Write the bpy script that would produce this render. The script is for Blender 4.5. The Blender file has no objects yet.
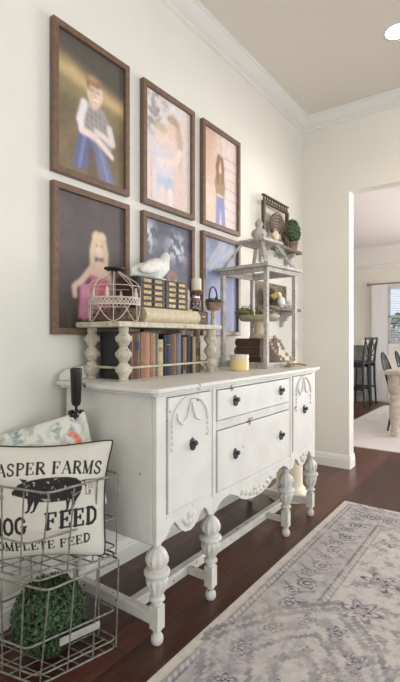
import bpy, bmesh, math, random
import numpy as np
from mathutils import Vector, Matrix
PI = math.pi
C = bpy.context.scene.collection
S = bpy.context.scene
R = math.radians

# ------------------------------------------------------------------ camera, world, lights, exposure
cam_d = bpy.data.cameras.new('camera'); cam = bpy.data.objects.new('camera', cam_d); C.objects.link(cam)
cam.location = (1.664, 0, 1.15); cam.rotation_euler = (PI/2, 0, math.atan(323/445))
cam_d.sensor_fit = 'HORIZONTAL'; cam_d.sensor_width = 36; cam_d.lens = 445/400*36
cam_d.shift_y = -3/400; cam_d.clip_start = 0.02
S.camera = cam
S.view_settings.view_transform = 'Standard'; S.view_settings.look = 'None'
S.view_settings.exposure = -0.3; S.view_settings.gamma = 1; S.view_settings.use_curve_mapping = False
w = bpy.data.worlds.new('world'); S.world = w; w.use_nodes = True
wb = w.node_tree.nodes['Background']; wb.inputs[0].default_value = (.80, .90, 1, 1); wb.inputs[1].default_value = 1.3
S.cycles.max_bounces = 10; S.cycles.diffuse_bounces = 6

def area(name, loc, rot, sx, sy, power, col):
    l = bpy.data.lights.new(name, 'AREA'); l.shape = 'RECTANGLE'; l.size = sx; l.size_y = sy
    l.energy = power; l.color = col
    o = bpy.data.objects.new(name, l); C.objects.link(o); o.location = loc; o.rotation_euler = rot
    return o
# area lights as daylight, in unseen window openings added to light the rooms
area('added_daylight_rear', (2.2, -3.25, 1.55), (R(90), 0, 0), 3.4, 2.3, 34, (1, .95, .86))
area('added_daylight_right', (4.70, .6, 1.55), (R(103), 0, R(90)), 4.6, 2.3, 102, (.955, .99, 1))
area('added_daylight_dining', (5.02, 6.3, 1.5), (R(90), 0, R(90)), 3.2, 2.0, 100, (1, .98, .96))  # extra side opening, unseen, added to brighten the dining room
area('added_daylight_far', (3.3, 8.55, 1.55), (R(-90), 0, 0), 2.2, 1.8, 330, (1, .98, .97))  # second far opening out of view, added as more dining room light

# ------------------------------------------------------------------ materials
def mat(name, col, rough=.5, metal=0, noise=None, bump=0, scale=30, spec=.5, chips=None, chip_scale=18, chip_t=.66, coat=0):
    m = bpy.data.materials.new(name); m.use_nodes = True; nt = m.node_tree; b = nt.nodes['Principled BSDF']
    b.inputs['Base Color'].default_value = (*col, 1); b.inputs['Roughness'].default_value = rough
    b.inputs['Metallic'].default_value = metal; b.inputs['Specular IOR Level'].default_value = spec
    if coat: b.inputs['Coat Weight'].default_value = coat
    tc = nt.nodes.new('ShaderNodeTexCoord'); out = None
    def nz(sc, det=4):
        n = nt.nodes.new('ShaderNodeTexNoise'); n.inputs['Scale'].default_value = sc; n.inputs['Detail'].default_value = det
        nt.links.new(tc.outputs['Object'], n.inputs['Vector']); return n
    if noise:
        n = nz(scale); r = nt.nodes.new('ShaderNodeValToRGB')
        r.color_ramp.elements[0].position = .35; r.color_ramp.elements[1].position = .65
        r.color_ramp.elements[0].color = (*col, 1); r.color_ramp.elements[1].color = (*noise, 1)
        nt.links.new(n.outputs['Fac'], r.inputs['Fac']); out = r.outputs['Color']
    if chips:
        n = nz(chip_scale, 8); r = nt.nodes.new('ShaderNodeValToRGB')
        r.color_ramp.elements[0].position = chip_t; r.color_ramp.elements[1].position = chip_t+.03
        r.color_ramp.elements[0].color = (0,0,0,1); r.color_ramp.elements[1].color = (1,1,1,1)
        nt.links.new(n.outputs['Fac'], r.inputs['Fac'])
        mx = nt.nodes.new('ShaderNodeMixRGB'); nt.links.new(r.outputs['Color'], mx.inputs['Fac'])
        if out: nt.links.new(out, mx.inputs['Color1'])
        else: mx.inputs['Color1'].default_value = (*col, 1)
        mx.inputs['Color2'].default_value = (*chips, 1); out = mx.outputs['Color']
    if out: nt.links.new(out, b.inputs['Base Color'])
    if bump:
        n = nz(scale*2, 6); bp = nt.nodes.new('ShaderNodeBump'); bp.inputs['Strength'].default_value = bump
        bp.inputs['Distance'].default_value = .01
        nt.links.new(n.outputs['Fac'], bp.inputs['Height']); nt.links.new(bp.outputs['Normal'], b.inputs['Normal'])
    return m
def cmat(name, rough=.6, coat=0, bump=0, bscale=300):
    m = bpy.data.materials.new(name); m.use_nodes = True; nt = m.node_tree; b = nt.nodes['Principled BSDF']
    a = nt.nodes.new('ShaderNodeVertexColor'); a.layer_name = 'Col'
    nt.links.new(a.outputs['Color'], b.inputs['Base Color']); b.inputs['Roughness'].default_value = rough
    b.inputs['Coat Weight'].default_value = coat
    if bump:
        tc = nt.nodes.new('ShaderNodeTexCoord'); n = nt.nodes.new('ShaderNodeTexNoise'); n.inputs['Scale'].default_value = bscale
        nt.links.new(tc.outputs['Object'], n.inputs['Vector']); bp = nt.nodes.new('ShaderNodeBump'); bp.inputs['Strength'].default_value = bump
        bp.inputs['Distance'].default_value = .004
        nt.links.new(n.outputs['Fac'], bp.inputs['Height']); nt.links.new(bp.outputs['Normal'], b.inputs['Normal'])
    return m
def s2l(c):
    c = np.asarray(c, float)/255.
    return np.where(c <= .04045, c/12.92, ((c+.055)/1.055)**2.4)
def sr(r, g, b): return tuple(float(x) for x in s2l((r, g, b)))

M = {}
M['wall'] = mat('wall_paint', sr(228,225,216), .85, noise=sr(226,223,214), scale=3, spec=.2)
M['ceil'] = mat('ceiling_paint', sr(236,230,220), .9, spec=.1)
M['trim'] = mat('trim_paint', sr(232,230,225), .45, spec=.4)
M['white'] = mat('distressed_white_paint', sr(217,215,210), .5, noise=sr(208,206,201), scale=9, chips=sr(120,105,92), chip_scale=13, chip_t=.685, spec=.4)
M['leg'] = mat('worn_white_paint', sr(214,211,205), .5, noise=sr(198,195,188), scale=14, chips=sr(96,84,74), chip_scale=22, chip_t=.66, spec=.4)
M['cream'] = mat('worn_cream_paint', sr(202,194,176), .6, noise=sr(176,166,146), scale=28, chips=sr(112,94,74), chip_scale=85, chip_t=.635)
M['lantern'] = mat('lantern_whitewash', sr(202,197,190), .65, noise=sr(176,170,161), scale=22, chips=sr(120,106,94), chip_scale=95, chip_t=.595)
M['walnut'] = mat('walnut_frame', sr(122,96,78), .45, noise=sr(104,80,64), scale=40)
M['black'] = mat('black_metal', sr(34,32,32), .4, metal=.3)
M['blackwood'] = mat('black_wood', sr(30,32,38), .4)
M['pull'] = mat('dark_pull_metal', sr(66,66,72), .4, metal=.4)
M['groove'] = mat('groove_dark', sr(138,128,118), .8)
M['wire'] = mat('grey_wire', sr(156,153,146), .5, metal=.4, noise=sr(118,112,102), scale=60)
M['pinkwire'] = mat('white_wire', sr(206,190,178), .55)
M['leafdark'] = mat('boxwood_leaf', sr(40,62,34), .55, noise=sr(72,98,58), scale=90)
M['leafball'] = mat('topiary_leaf', sr(56,84,52), .6, noise=sr(92,120,84), scale=90)
M['moss'] = mat('moss_leaf', sr(96,98,48), .7, noise=sr(134,132,84), scale=80)
M['sage'] = mat('sage_leaf', sr(120,132,110), .7, noise=sr(160,168,146), scale=80)
M['twig'] = mat('twig_brown', sr(84,66,50), .8, noise=sr(120,98,76), scale=60)
M['brownbook'] = mat('old_brown_cover', sr(92,68,52), .6, noise=sr(70,50,38), scale=40)
M['page'] = mat('page_edges', sr(206,192,164), .8, noise=sr(188,172,142), scale=120)
M['creamc'] = mat('cream_cloth', sr(212,198,170), .7, noise=sr(198,182,152), scale=40)
M['gold'] = mat('brass_label', sr(176,152,104), .45, metal=.35, noise=sr(130,108,70), scale=70)
M['darkbox'] = mat('dark_box', sr(64,52,42), .55, noise=sr(50,40,34), scale=50)
M['plaster'] = mat('white_plaster', sr(232,231,228), .55, noise=sr(214,212,206), scale=40)
M['beak'] = mat('beak_dark', sr(60,56,54), .5)
M['ivory'] = mat('ivory_wax', sr(240,230,204), .5)
M['waxy'] = mat('yellow_wax', sr(226,206,142), .45)
M['lid'] = mat('lid_pinkgrey', sr(206,194,186), .4, metal=.2)
M['bead'] = mat('wood_bead', sr(204,184,156), .6, noise=sr(176,152,122), scale=60)
M['jute'] = mat('jute', sr(164,140,108), .9, noise=sr(130,106,78), scale=150)
M['bronze'] = mat('antique_bronze', sr(112,92,68), .5, metal=.35, noise=sr(60,48,38), scale=60)
M['stonegrey'] = mat('grey_panel', sr(176,172,166), .6, noise=sr(140,138,134), scale=12)
M['oldwood'] = mat('weathered_wood', sr(132,118,104), .8, noise=sr(96,82,70), scale=18)
M['tableleg'] = mat('greywashed_wood', sr(196,184,172), .6, noise=sr(176,162,150), scale=25)
M['rust'] = mat('rusty_pot', sr(126,92,74), .7, noise=sr(164,140,120), scale=30)
M['ped'] = mat('cream_ceramic', sr(226,214,192), .45)
M['curtain'] = mat('white_curtain', sr(252,252,252), .9)
M['blind'] = mat('white_slats', sr(206,208,212), .6)
M['pipe'] = mat('dark_piping', sr(52,46,44), .8)
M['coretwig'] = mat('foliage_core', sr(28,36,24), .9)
M['print'] = cmat('photo_print', .5)
M['fabric'] = cmat('printed_fabric', .9, bump=.25, bscale=420)
M['rugedge'] = mat('rug_edge', sr(186,178,170), .95)
M['rug'] = cmat('rug_pile', .95, bump=.5, bscale=260)
def glassmat(name, col=(1,1,1), rough=.02):
    m = bpy.data.materials.new(name); m.use_nodes = True; b = m.node_tree.nodes['Principled BSDF']
    b.inputs['Base Color'].default_value = (*col, 1); b.inputs['Transmission Weight'].default_value = 1
    b.inputs['Roughness'].default_value = rough; b.inputs['IOR'].default_value = 1.12; return m
M['glass'] = glassmat('clear_glass'); M['blueglass'] = glassmat('blue_glass', sr(170,190,200), .1)
def emit(name, col, st):
    m = bpy.data.materials.new(name); m.use_nodes = True; b = m.node_tree.nodes['Principled BSDF']
    b.inputs['Base Color'].default_value = (*col, 1)
    b.inputs['Emission Color'].default_value = (*col, 1); b.inputs['Emission Strength'].default_value = st; return m
M['lamp'] = emit('lamp_lens', (1, .97, .92), 14)

def floor_material():
    m = bpy.data.materials.new('dark_hardwood'); m.use_nodes = True; nt = m.node_tree; b = nt.nodes['Principled BSDF']
    tc = nt.nodes.new('ShaderNodeTexCoord'); mp = nt.nodes.new('ShaderNodeMapping'); mp.inputs['Rotation'].default_value = (0, 0, PI/2)
    nt.links.new(tc.outputs['Object'], mp.inputs['Vector'])
    br = nt.nodes.new('ShaderNodeTexBrick'); br.inputs['Scale'].default_value = 1
    br.inputs['Brick Width'].default_value = 1.15; br.inputs['Row Height'].default_value = .125; br.inputs['Mortar Size'].default_value = .0022
    br.offset = .37; br.inputs['Color1'].default_value = (*sr(92,54,42), 1); br.inputs['Color2'].default_value = (*sr(58,33,26), 1)
    br.inputs['Mortar'].default_value = (*sr(28,17,13), 1); br.inputs['Bias'].default_value = -.1
    nt.links.new(mp.outputs['Vector'], br.inputs['Vector'])
    mp2 = nt.nodes.new('ShaderNodeMapping'); mp2.inputs['Scale'].default_value = (26, 1.6, 1); nt.links.new(tc.outputs['Object'], mp2.inputs['Vector'])
    n = nt.nodes.new('ShaderNodeTexNoise'); n.inputs['Scale'].default_value = 2.2; n.inputs['Detail'].default_value = 7; nt.links.new(mp2.outputs['Vector'], n.inputs['Vector'])
    r = nt.nodes.new('ShaderNodeValToRGB'); r.color_ramp.elements[0].position = .3; r.color_ramp.elements[0].color = (.5,.5,.5,1)
    r.color_ramp.elements[1].position = .7; r.color_ramp.elements[1].color = (1.3,1.25,1.2,1)
    nt.links.new(n.outputs['Fac'], r.inputs['Fac'])
    mx = nt.nodes.new('ShaderNodeMixRGB'); mx.blend_type = 'MULTIPLY'; mx.inputs['Fac'].default_value = .85
    nt.links.new(br.outputs['Color'], mx.inputs['Color1']); nt.links.new(r.outputs['Color'], mx.inputs['Color2'])
    nt.links.new(mx.outputs['Color'], b.inputs['Base Color']); b.inputs['Roughness'].default_value = .34
    bp = nt.nodes.new('ShaderNodeBump'); bp.inputs['Strength'].default_value = .35; bp.inputs['Distance'].default_value = .004
    nt.links.new(mx.outputs['Color'], bp.inputs['Height']); nt.links.new(bp.outputs['Normal'], b.inputs['Normal'])
    return m
M['floor'] = floor_material()

# ------------------------------------------------------------------ mesh helpers
def NB(): return bmesh.new()
def obj(name, bm, m, parent=None, smooth=False, bevel=0, seg=2):
    me = bpy.data.meshes.new(name); bmesh.ops.recalc_face_normals(bm, faces=bm.faces[:]); bm.to_mesh(me); bm.free()
    ms = m if isinstance(m, (list, tuple)) else [m]
    for x in ms: me.materials.append(x)
    o = bpy.data.objects.new(name, me); C.objects.link(o)
    if smooth:
        me.polygons.foreach_set('use_smooth', [True]*len(me.polygons))
        try: me.set_sharp_from_angle(angle=R(42))
        except Exception: pass
    if bevel:
        b = o.modifiers.new('bevel', 'BEVEL'); b.width = bevel; b.segments = seg; b.limit_method = 'ANGLE'; b.angle_limit = R(40)
    if parent: o.parent = parent
    return o
def thing(name, label, cat, loc=(0,0,0), rz=0, group=None):
    o = bpy.data.objects.new(name, None); C.objects.link(o); o.location = loc; o.rotation_euler = (0,0,rz)
    o.empty_display_size = .05; return tag(o, label, cat, group)
def tag(o, label=None, cat=None, group=None):
    if label: o['label'] = label
    if cat: o['category'] = cat
    if group: o['group'] = group
    return o
def struct(name, bm, m, bevel=0):
    o = obj(name, bm, m, bevel=bevel); o['kind'] = 'structure'; return o
def box(bm, a, b, mi=0, mtx=None):
    x0,y0,z0 = a; x1,y1,z1 = b
    vs = [Vector(p) for p in ((x0,y0,z0),(x1,y0,z0),(x1,y1,z0),(x0,y1,z0),(x0,y0,z1),(x1,y0,z1),(x1,y1,z1),(x0,y1,z1))]
    if mtx: vs = [mtx @ v for v in vs]
    vs = [bm.verts.new(v) for v in vs]
    for f in ((0,3,2,1),(4,5,6,7),(0,1,5,4),(1,2,6,5),(2,3,7,6),(3,0,4,7)):
        fc = bm.faces.new([vs[i] for i in f]); fc.material_index = mi
def lathe(bm, prof, c=(0,0,0), seg=24, ax='z', mtx=None, flute=None, mi=0, cap=True):
    rings = []
    for r, h in prof:
        ring = []
        for k in range(seg):
            a = 2*PI*k/seg; rr = r
            for fl in (flute if isinstance(flute, list) else [flute] if flute else []):
                if fl[0] <= h <= fl[1]: rr = r*(1 - fl[3]*(.5-.5*math.cos(fl[2]*a)))
            p = Vector((rr*math.cos(a), rr*math.sin(a), h))
            if ax == 'x': p = Vector((p.z, p.x, p.y))
            elif ax == 'y': p = Vector((p.x, p.z, p.y))
            if mtx: p = mtx @ p
            ring.append(bm.verts.new(p + Vector(c)))
        rings.append(ring)
    for i in range(len(rings)-1):
        for k in range(seg):
            f = bm.faces.new((rings[i][k], rings[i][(k+1)%seg], rings[i+1][(k+1)%seg], rings[i+1][k])); f.material_index = mi
    for ring in ((rings[0], rings[-1]) if cap else ()):
        try:
            f = bm.faces.new(ring); f.material_index = mi
        except Exception: pass
def tube(bm, pts, r, seg=6, closed=False, mi=0):
    pts = [Vector(p) for p in pts]; n = len(pts); rings = []
    rs = r if isinstance(r, (list, tuple)) else [r]*n
    prev = None
    for i, p in enumerate(pts):
        if closed: t = (pts[(i+1)%n]-pts[i-1]).normalized()
        else: t = (pts[min(i+1,n-1)]-pts[max(i-1,0)]).normalized()
        if prev is None:
            u = t.orthogonal().normalized()
        else:
            u = (prev - t*prev.dot(t)); u = u.normalized() if u.length > 1e-6 else t.orthogonal().normalized()
        prev = u; v = t.cross(u)
        rings.append([bm.verts.new(p + rs[i]*(u*math.cos(2*PI*k/seg)+v*math.sin(2*PI*k/seg))) for k in range(seg)])
    m = n if closed else n-1
    for i in range(m):
        A = rings[i]; B = rings[(i+1)%n]; off = 0
        if closed and i == n-1:
            off = min(range(seg), key=lambda o: (A[0].co-B[o].co).length)
        for k in range(seg):
            f = bm.faces.new((A[k], A[(k+1)%seg], B[(k+1+off)%seg], B[(k+off)%seg])); f.material_index = mi
    if not closed:
        bm.faces.new(rings[0]).material_index = mi; bm.faces.new(rings[-1]).material_index = mi
def prism(bm, poly, a0, a1, axis='x', mi=0, mtx=None):
    """polygon in the two other axes, extruded along axis from a0 to a1"""
    def P(a, p):
        v = Vector((a, p[0], p[1])) if axis == 'x' else Vector((p[0], a, p[1])) if axis == 'y' else Vector((p[0], p[1], a))
        return mtx @ v if mtx else v
    A = [bm.verts.new(P(a0, p)) for p in poly]; B = [bm.verts.new(P(a1, p)) for p in poly]; n = len(poly)
    fs = [bm.faces.new(A), bm.faces.new(B)]
    for i in range(n): fs.append(bm.faces.new((A[i], A[(i+1)%n], B[(i+1)%n], B[i])))
    for f in fs: f.material_index = mi
    for f in fs[:2]: f.normal_update()
    bmesh.ops.triangulate(bm, faces=fs[:2])
def ball(bm, c, r, seg=16, rings=10, mtx=None):
    rr = r if isinstance(r, (tuple, list)) else (r, r, r)
    m = Matrix.Translation(c) @ (mtx or Matrix()) @ Matrix.Diagonal((*rr, 1))
    bmesh.ops.create_uvsphere(bm, u_segments=seg, v_segments=rings, radius=1, matrix=m)
def leaves(bm, n, size, place, rng, ratio=.55, out=None):
    for i in range(n):
        p, nrm = place(rng)
        nrm = (Vector(nrm)+Vector((rng.uniform(-.7,.7), rng.uniform(-.7,.7), rng.uniform(-.5,.8)))).normalized()
        u = nrm.orthogonal().normalized(); u.rotate(Matrix.Rotation(rng.uniform(0, 2*PI), 3, nrm)); v = nrm.cross(u)
        s = size*rng.uniform(.7, 1.3); p = Vector(p)
        a = [p-u*s, p+v*s*ratio-nrm*s*.15, p+u*s, p-v*s*ratio-nrm*s*.15]
        vs = [bm.verts.new(q) for q in a]; bm.faces.new((vs[0], vs[1], vs[2])); bm.faces.new((vs[0], vs[2], vs[3]))
def on_ball(c, r):
    def f(rng):
        d = Vector((rng.gauss(0,1), rng.gauss(0,1), rng.gauss(0,1))).normalized(); k = rng.uniform(.82, 1.04)
        rr = r if isinstance(r, (tuple, list)) else (r, r, r)
        return (Vector(c)+Vector((d.x*rr[0]*k, d.y*rr[1]*k, d.z*rr[2]*k)), d)
    return f
def arc(cx, cy, r, a0, a1, n=12, ry=None):
    ry = ry or r
    return [(cx+r*math.cos(R(a0+(a1-a0)*i/n)), cy+ry*math.sin(R(a0+(a1-a0)*i/n))) for i in range(n+1)]

# ------------------------------------------------------------------ painter for prints, woven and printed cloth
class Paint:
    def __init__(s, nx, ny, x0, x1, y0, y1, base):
        s.nx, s.ny = nx, ny
        s.X, s.Y = np.meshgrid(np.linspace(x0, x1, nx), np.linspace(y0, y1, ny))
        s.c = np.zeros((ny, nx, 3)) + s2l(base); s.px = (x1-x0)/(nx-1); s.rng = np.random.default_rng(7)
    def put(s, a, col, op=1):
        a = np.clip(a, 0, 1)[..., None]*op; s.c = s.c*(1-a) + s2l(col)*a
    def ell(s, cx, cy, rx, ry, col, rot=0, soft=None, op=1):
        dx, dy = s.X-cx, s.Y-cy; c_, s_ = math.cos(R(rot)), math.sin(R(rot))
        d = np.sqrt(((dx*c_+dy*s_)/rx)**2+((-dx*s_+dy*c_)/ry)**2)
        sf = (soft if soft else s.px)/min(rx, ry); s.put((1-d)/sf+.5, col, op)
    def seg(s, pts, wd, col, op=1, soft=None, closed=False):
        d = np.full(s.X.shape, 1e9); pp = list(pts)+([pts[0]] if closed else [])
        ws = wd if isinstance(wd, (list, tuple)) else [wd]*len(pp); best = np.full(s.X.shape, -1e9)
        for (p, q, w0, w1) in zip(pp[:-1], pp[1:], ws[:-1], ws[1:]):
            vx, vy = q[0]-p[0], q[1]-p[1]; L = vx*vx+vy*vy+1e-12
            t = np.clip(((s.X-p[0])*vx+(s.Y-p[1])*vy)/L, 0, 1)
            dd = np.hypot(s.X-p[0]-t*vx, s.Y-p[1]-t*vy); best = np.maximum(best, (w0+(w1-w0)*t)/2-dd)
        s.put(best/(soft or s.px)+.5, col, op)
    def poly(s, pts, col, op=1, soft=None):
        ins = np.zeros(s.X.shape, bool); n = len(pts); dist = np.full(s.X.shape, 1e9)
        for i in range(n):
            (ax, ay), (bx, by) = pts[i], pts[(i+1)%n]
            cond = ((ay > s.Y) != (by > s.Y)); xi = (bx-ax)*(s.Y-ay)/((by-ay) if abs(by-ay) > 1e-12 else 1e-12)+ax
            ins ^= cond & (s.X < xi)
            L = (bx-ax)**2+(by-ay)**2+1e-12; t = np.clip(((s.X-ax)*(bx-ax)+(s.Y-ay)*(by-ay))/L, 0, 1)
            dist = np.minimum(dist, np.hypot(s.X-ax-t*(bx-ax), s.Y-ay-t*(by-ay)))
        s.put(np.where(ins, dist, -dist)/(soft or s.px)+.5, col, op)
    def photo(s):
        for _ in range(2):
            q = np.pad(s.c, ((1,1),(1,1),(0,0)), 'edge')
            s.c = (q[1:-1,1:-1]*2+q[:-2,1:-1]+q[2:,1:-1]+q[1:-1,:-2]+q[1:-1,2:])/6
        s.c = s.c*(1+.22*(s.noise(28,42,77)-.5)[..., None]+.16*(s.noise(7,9,78)-.5)[..., None]); return s
    def noise(s, fx, fy, seed=0, octs=3):
        rg = np.random.default_rng(seed); out = np.zeros(s.X.shape); amp = 1; tot = 0
        u = (s.X-s.X.min())/(s.X.max()-s.X.min()+1e-9); v = (s.Y-s.Y.min())/(s.Y.max()-s.Y.min()+1e-9)
        for o in range(octs):
            gx, gy = max(2, int(fx*2**o)), max(2, int(fy*2**o)); g = rg.random((gy+2, gx+2))
            a = u*gx; b = v*gy; i = a.astype(int); j = b.astype(int); fa = a-i; fb = b-j
            fa = fa*fa*(3-2*fa); fb = fb*fb*(3-2*fb)
            out += amp*((g[j,i]*(1-fa)+g[j,i+1]*fa)*(1-fb)+(g[j+1,i]*(1-fa)+g[j+1,i+1]*fa)*fb); tot += amp; amp *= .55
        return out/tot
def grid_obj(name, pt, pos, m, parent=None, smooth=True):
    """mesh grid carrying the painted colours; pos is (ny, nx, 3)"""
    ny, nx = pt.ny, pt.nx; me = bpy.data.meshes.new(name)
    idx = np.arange(ny*nx).reshape(ny, nx)
    q = np.stack([idx[:-1,:-1], idx[:-1,1:], idx[1:,1:], idx[1:,:-1]], -1).reshape(-1, 4)
    me.vertices.add(ny*nx); me.vertices.foreach_set('co', pos.reshape(-1).astype(np.float32))
    me.loops.add(q.size); me.loops.foreach_set('vertex_index', q.reshape(-1).astype(np.int32))
    me.polygons.add(len(q)); me.polygons.foreach_set('loop_start', (np.arange(len(q))*4).astype(np.int32))
    me.update(calc_edges=True)
    ca = me.color_attributes.new('Col', 'FLOAT_COLOR', 'POINT')
    col = np.concatenate([pt.c.reshape(-1, 3), np.ones((ny*nx, 1))], 1); ca.data.foreach_set('color', col.reshape(-1).astype(np.float32))
    if smooth: me.polygons.foreach_set('use_smooth', [True]*len(q))
    me.materials.append(m); me.validate()
    o = bpy.data.objects.new(name, me); C.objects.link(o)
    if parent: o.parent = parent
    return o

# ------------------------------------------------------------------ the room
CH = 3.16; BY = 3.93; JX = .43; DX1 = 2.7; HZ = 2.44; FY = 8.4; DC = 2.80
b = NB(); box(b, (-3.1,-3.4,-.08), (5.1,FY+.1,0)); struct('floor', b, M['floor'])
b = NB(); box(b, (-.12,-3.4,0), (0,BY,CH)); struct('wall_left', b, M['wall'])
b = NB(); box(b, (-3.1,BY,0), (JX,BY+.12,CH)); box(b, (JX,BY,HZ), (DX1,BY+.12,CH)); box(b, (DX1,BY,0), (5.0,BY+.12,CH)); struct('wall_back', b, M['wall'])
b = NB()
box(b, (4.6,-3.4,0), (4.72,BY,.35)); box(b, (4.6,-3.4,2.75), (4.72,BY,CH)); box(b, (4.6,-3.4,.35), (4.72,-1.75,2.75)); box(b, (4.6,2.95,.35), (4.72,BY,2.75)); struct('wall_right', b, M['wall'])
b = NB()
box(b, (-.12,-3.4,0), (4.72,-3.28,.35)); box(b, (-.12,-3.4,2.75), (4.72,-3.28,CH)); box(b, (-.12,-3.4,.35), (.45,-3.28,2.75)); box(b, (3.95,-3.4,.35), (4.72,-3.28,2.75)); struct('wall_rear', b, M['wall'])
b = NB(); box(b, (-.12,-3.4,CH), (4.72,BY+.12,CH+.1)); struct('ceiling', b, M['ceil'])
def crown_prof(d, h):     # out from wall, down from ceiling
    return [(0,0),(d,0),(d,-.12*h),(d*.86,-.2*h),(d*.72,-.42*h),(d*.45,-.66*h),(d*.2,-.8*h),(d*.18,-.92*h),(0,-h)]
b = NB(); prism(b, [(x, CH+z) for x, z in crown_prof(.10,.105)], -3.28, BY, 'y'); struct('trim_1', b, M['trim'])
b = NB(); prism(b, [(BY-x, CH+z) for x, z in crown_prof(.10,.105)], 0, 4.6, 'x'); struct('trim_2', b, M['trim'])
base = [(0,0),(.018,0),(.018,.074),(.013,.08),(.013,.092),(.009,.104),(.005,.115),(0,.118)]
b = NB(); prism(b, base, -3.28, BY, 'y'); struct('baseboard_left', b, M['trim'])
b = NB(); prism(b, [(BY-x, z) for x, z in base], 0, JX+.012, 'x')
prism(b, [(JX+x*.7, z) for x, z in base], BY-.012, BY+.13, 'y'); struct('baseboard_back', b, M['trim'])

# dining room beyond the doorway
WX0, WX1, WZ0, WZ1 = -.30, .92, 1.04, 2.07
b = NB(); box(b, (-3.1,FY,0), (WX0,FY+.12,DC)); box(b, (WX1,FY,0), (2.2,FY+.12,DC)); box(b, (4.4,FY,0), (5.0,FY+.12,DC)); box(b, (2.2,FY,0), (4.4,FY+.12,.6)); box(b, (2.2,FY,2.4), (4.4,FY+.12,DC)); box(b, (WX0,FY,0), (WX1,FY+.12,WZ0)); box(b, (WX0,FY,WZ1), (WX1,FY+.12,DC)); struct('wall_dining_far', b, M['wall'])
b = NB(); box(b, (-3.1,BY+.12,0), (-3.0,FY,DC)); struct('wall_dining_left', b, M['wall'])
b = NB(); box(b, (5.0,BY+.12,0), (5.1,4.65,DC)); box(b, (5.0,7.95,0), (5.1,FY,DC)); box(b, (5.0,4.65,0), (5.1,7.95,.45)); box(b, (5.0,4.65,2.55), (5.1,7.95,DC)); struct('wall_dining_right', b, M['wall'])
M['dceil'] = mat('dining_ceiling_paint', sr(240,234,232), .9, spec=.1)
b = NB(); box(b, (-3.1,BY+.12,DC), (5.1,FY+.12,DC+.1)); struct('ceiling_dining', b, M['dceil'])
b = NB(); box(b, (-3.0,FY-.03,2.47), (5,FY,DC)); prism(b, [(FY, 2.41),(FY-.03,2.43),(FY-.05,2.47),(FY,2.5)], -3.0, 5.0, 'x'); struct('trim_3', b, M['trim'])
b = NB(); prism(b, [(FY-x, z) for x, z in base], -3, 5, 'x'); struct('baseboard_dining', b, M['trim'])
# far window
b = NB()
fx = [(WX0,WZ0,WX0+.04,WZ1),(WX1-.04,WZ0,WX1,WZ1),(WX0,WZ0,WX1,WZ0+.05),(WX0,WZ1-.04,WX1,WZ1),(WX0,1.52,WX1,1.56)]
for x0,z0,x1,z1 in fx: box(b, (x0,FY+.03,z0), (x1,FY+.08,z1))
o = struct('window_1', b, M['trim'])
b = NB(); box(b, (WX0+.02,FY+.05,WZ0+.02), (WX1-.02,FY+.055,WZ1-.02)); g = obj('pane', b, M['glass'], o)
b = NB(); box(b, (WX0-.04,FY-.03,WZ0-.035), (WX1+.04,FY+.03,WZ0)); obj('sill', b, M['trim'], o)

# ------------------------------------------------------------------ ceiling light
t = thing('ceiling_light', 'round recessed ceiling downlight glowing white in the tan ceiling', 'ceiling light', (1.0,3.12,CH))
b = NB(); lathe(b, [(.074,-.004),(.088,-.004),(.094,0),(.074,0)], seg=32, cap=False); obj('trim_ring', b, M['trim'], t, True)
b = NB(); lathe(b, [(.0,-.003),(.074,-.003)], seg=32); obj('lens', b, M['lamp'], t)
l = bpy.data.lights.new('downlight_beam', 'SPOT'); l.energy = 42; l.spot_size = R(130); l.spot_blend = .8; l.color = (1,.86,.68); l.shadow_soft_size = .06
lo = bpy.data.objects.new('downlight_beam', l); C.objects.link(lo); lo.location = (0,0,-.02); lo.parent = t

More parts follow.
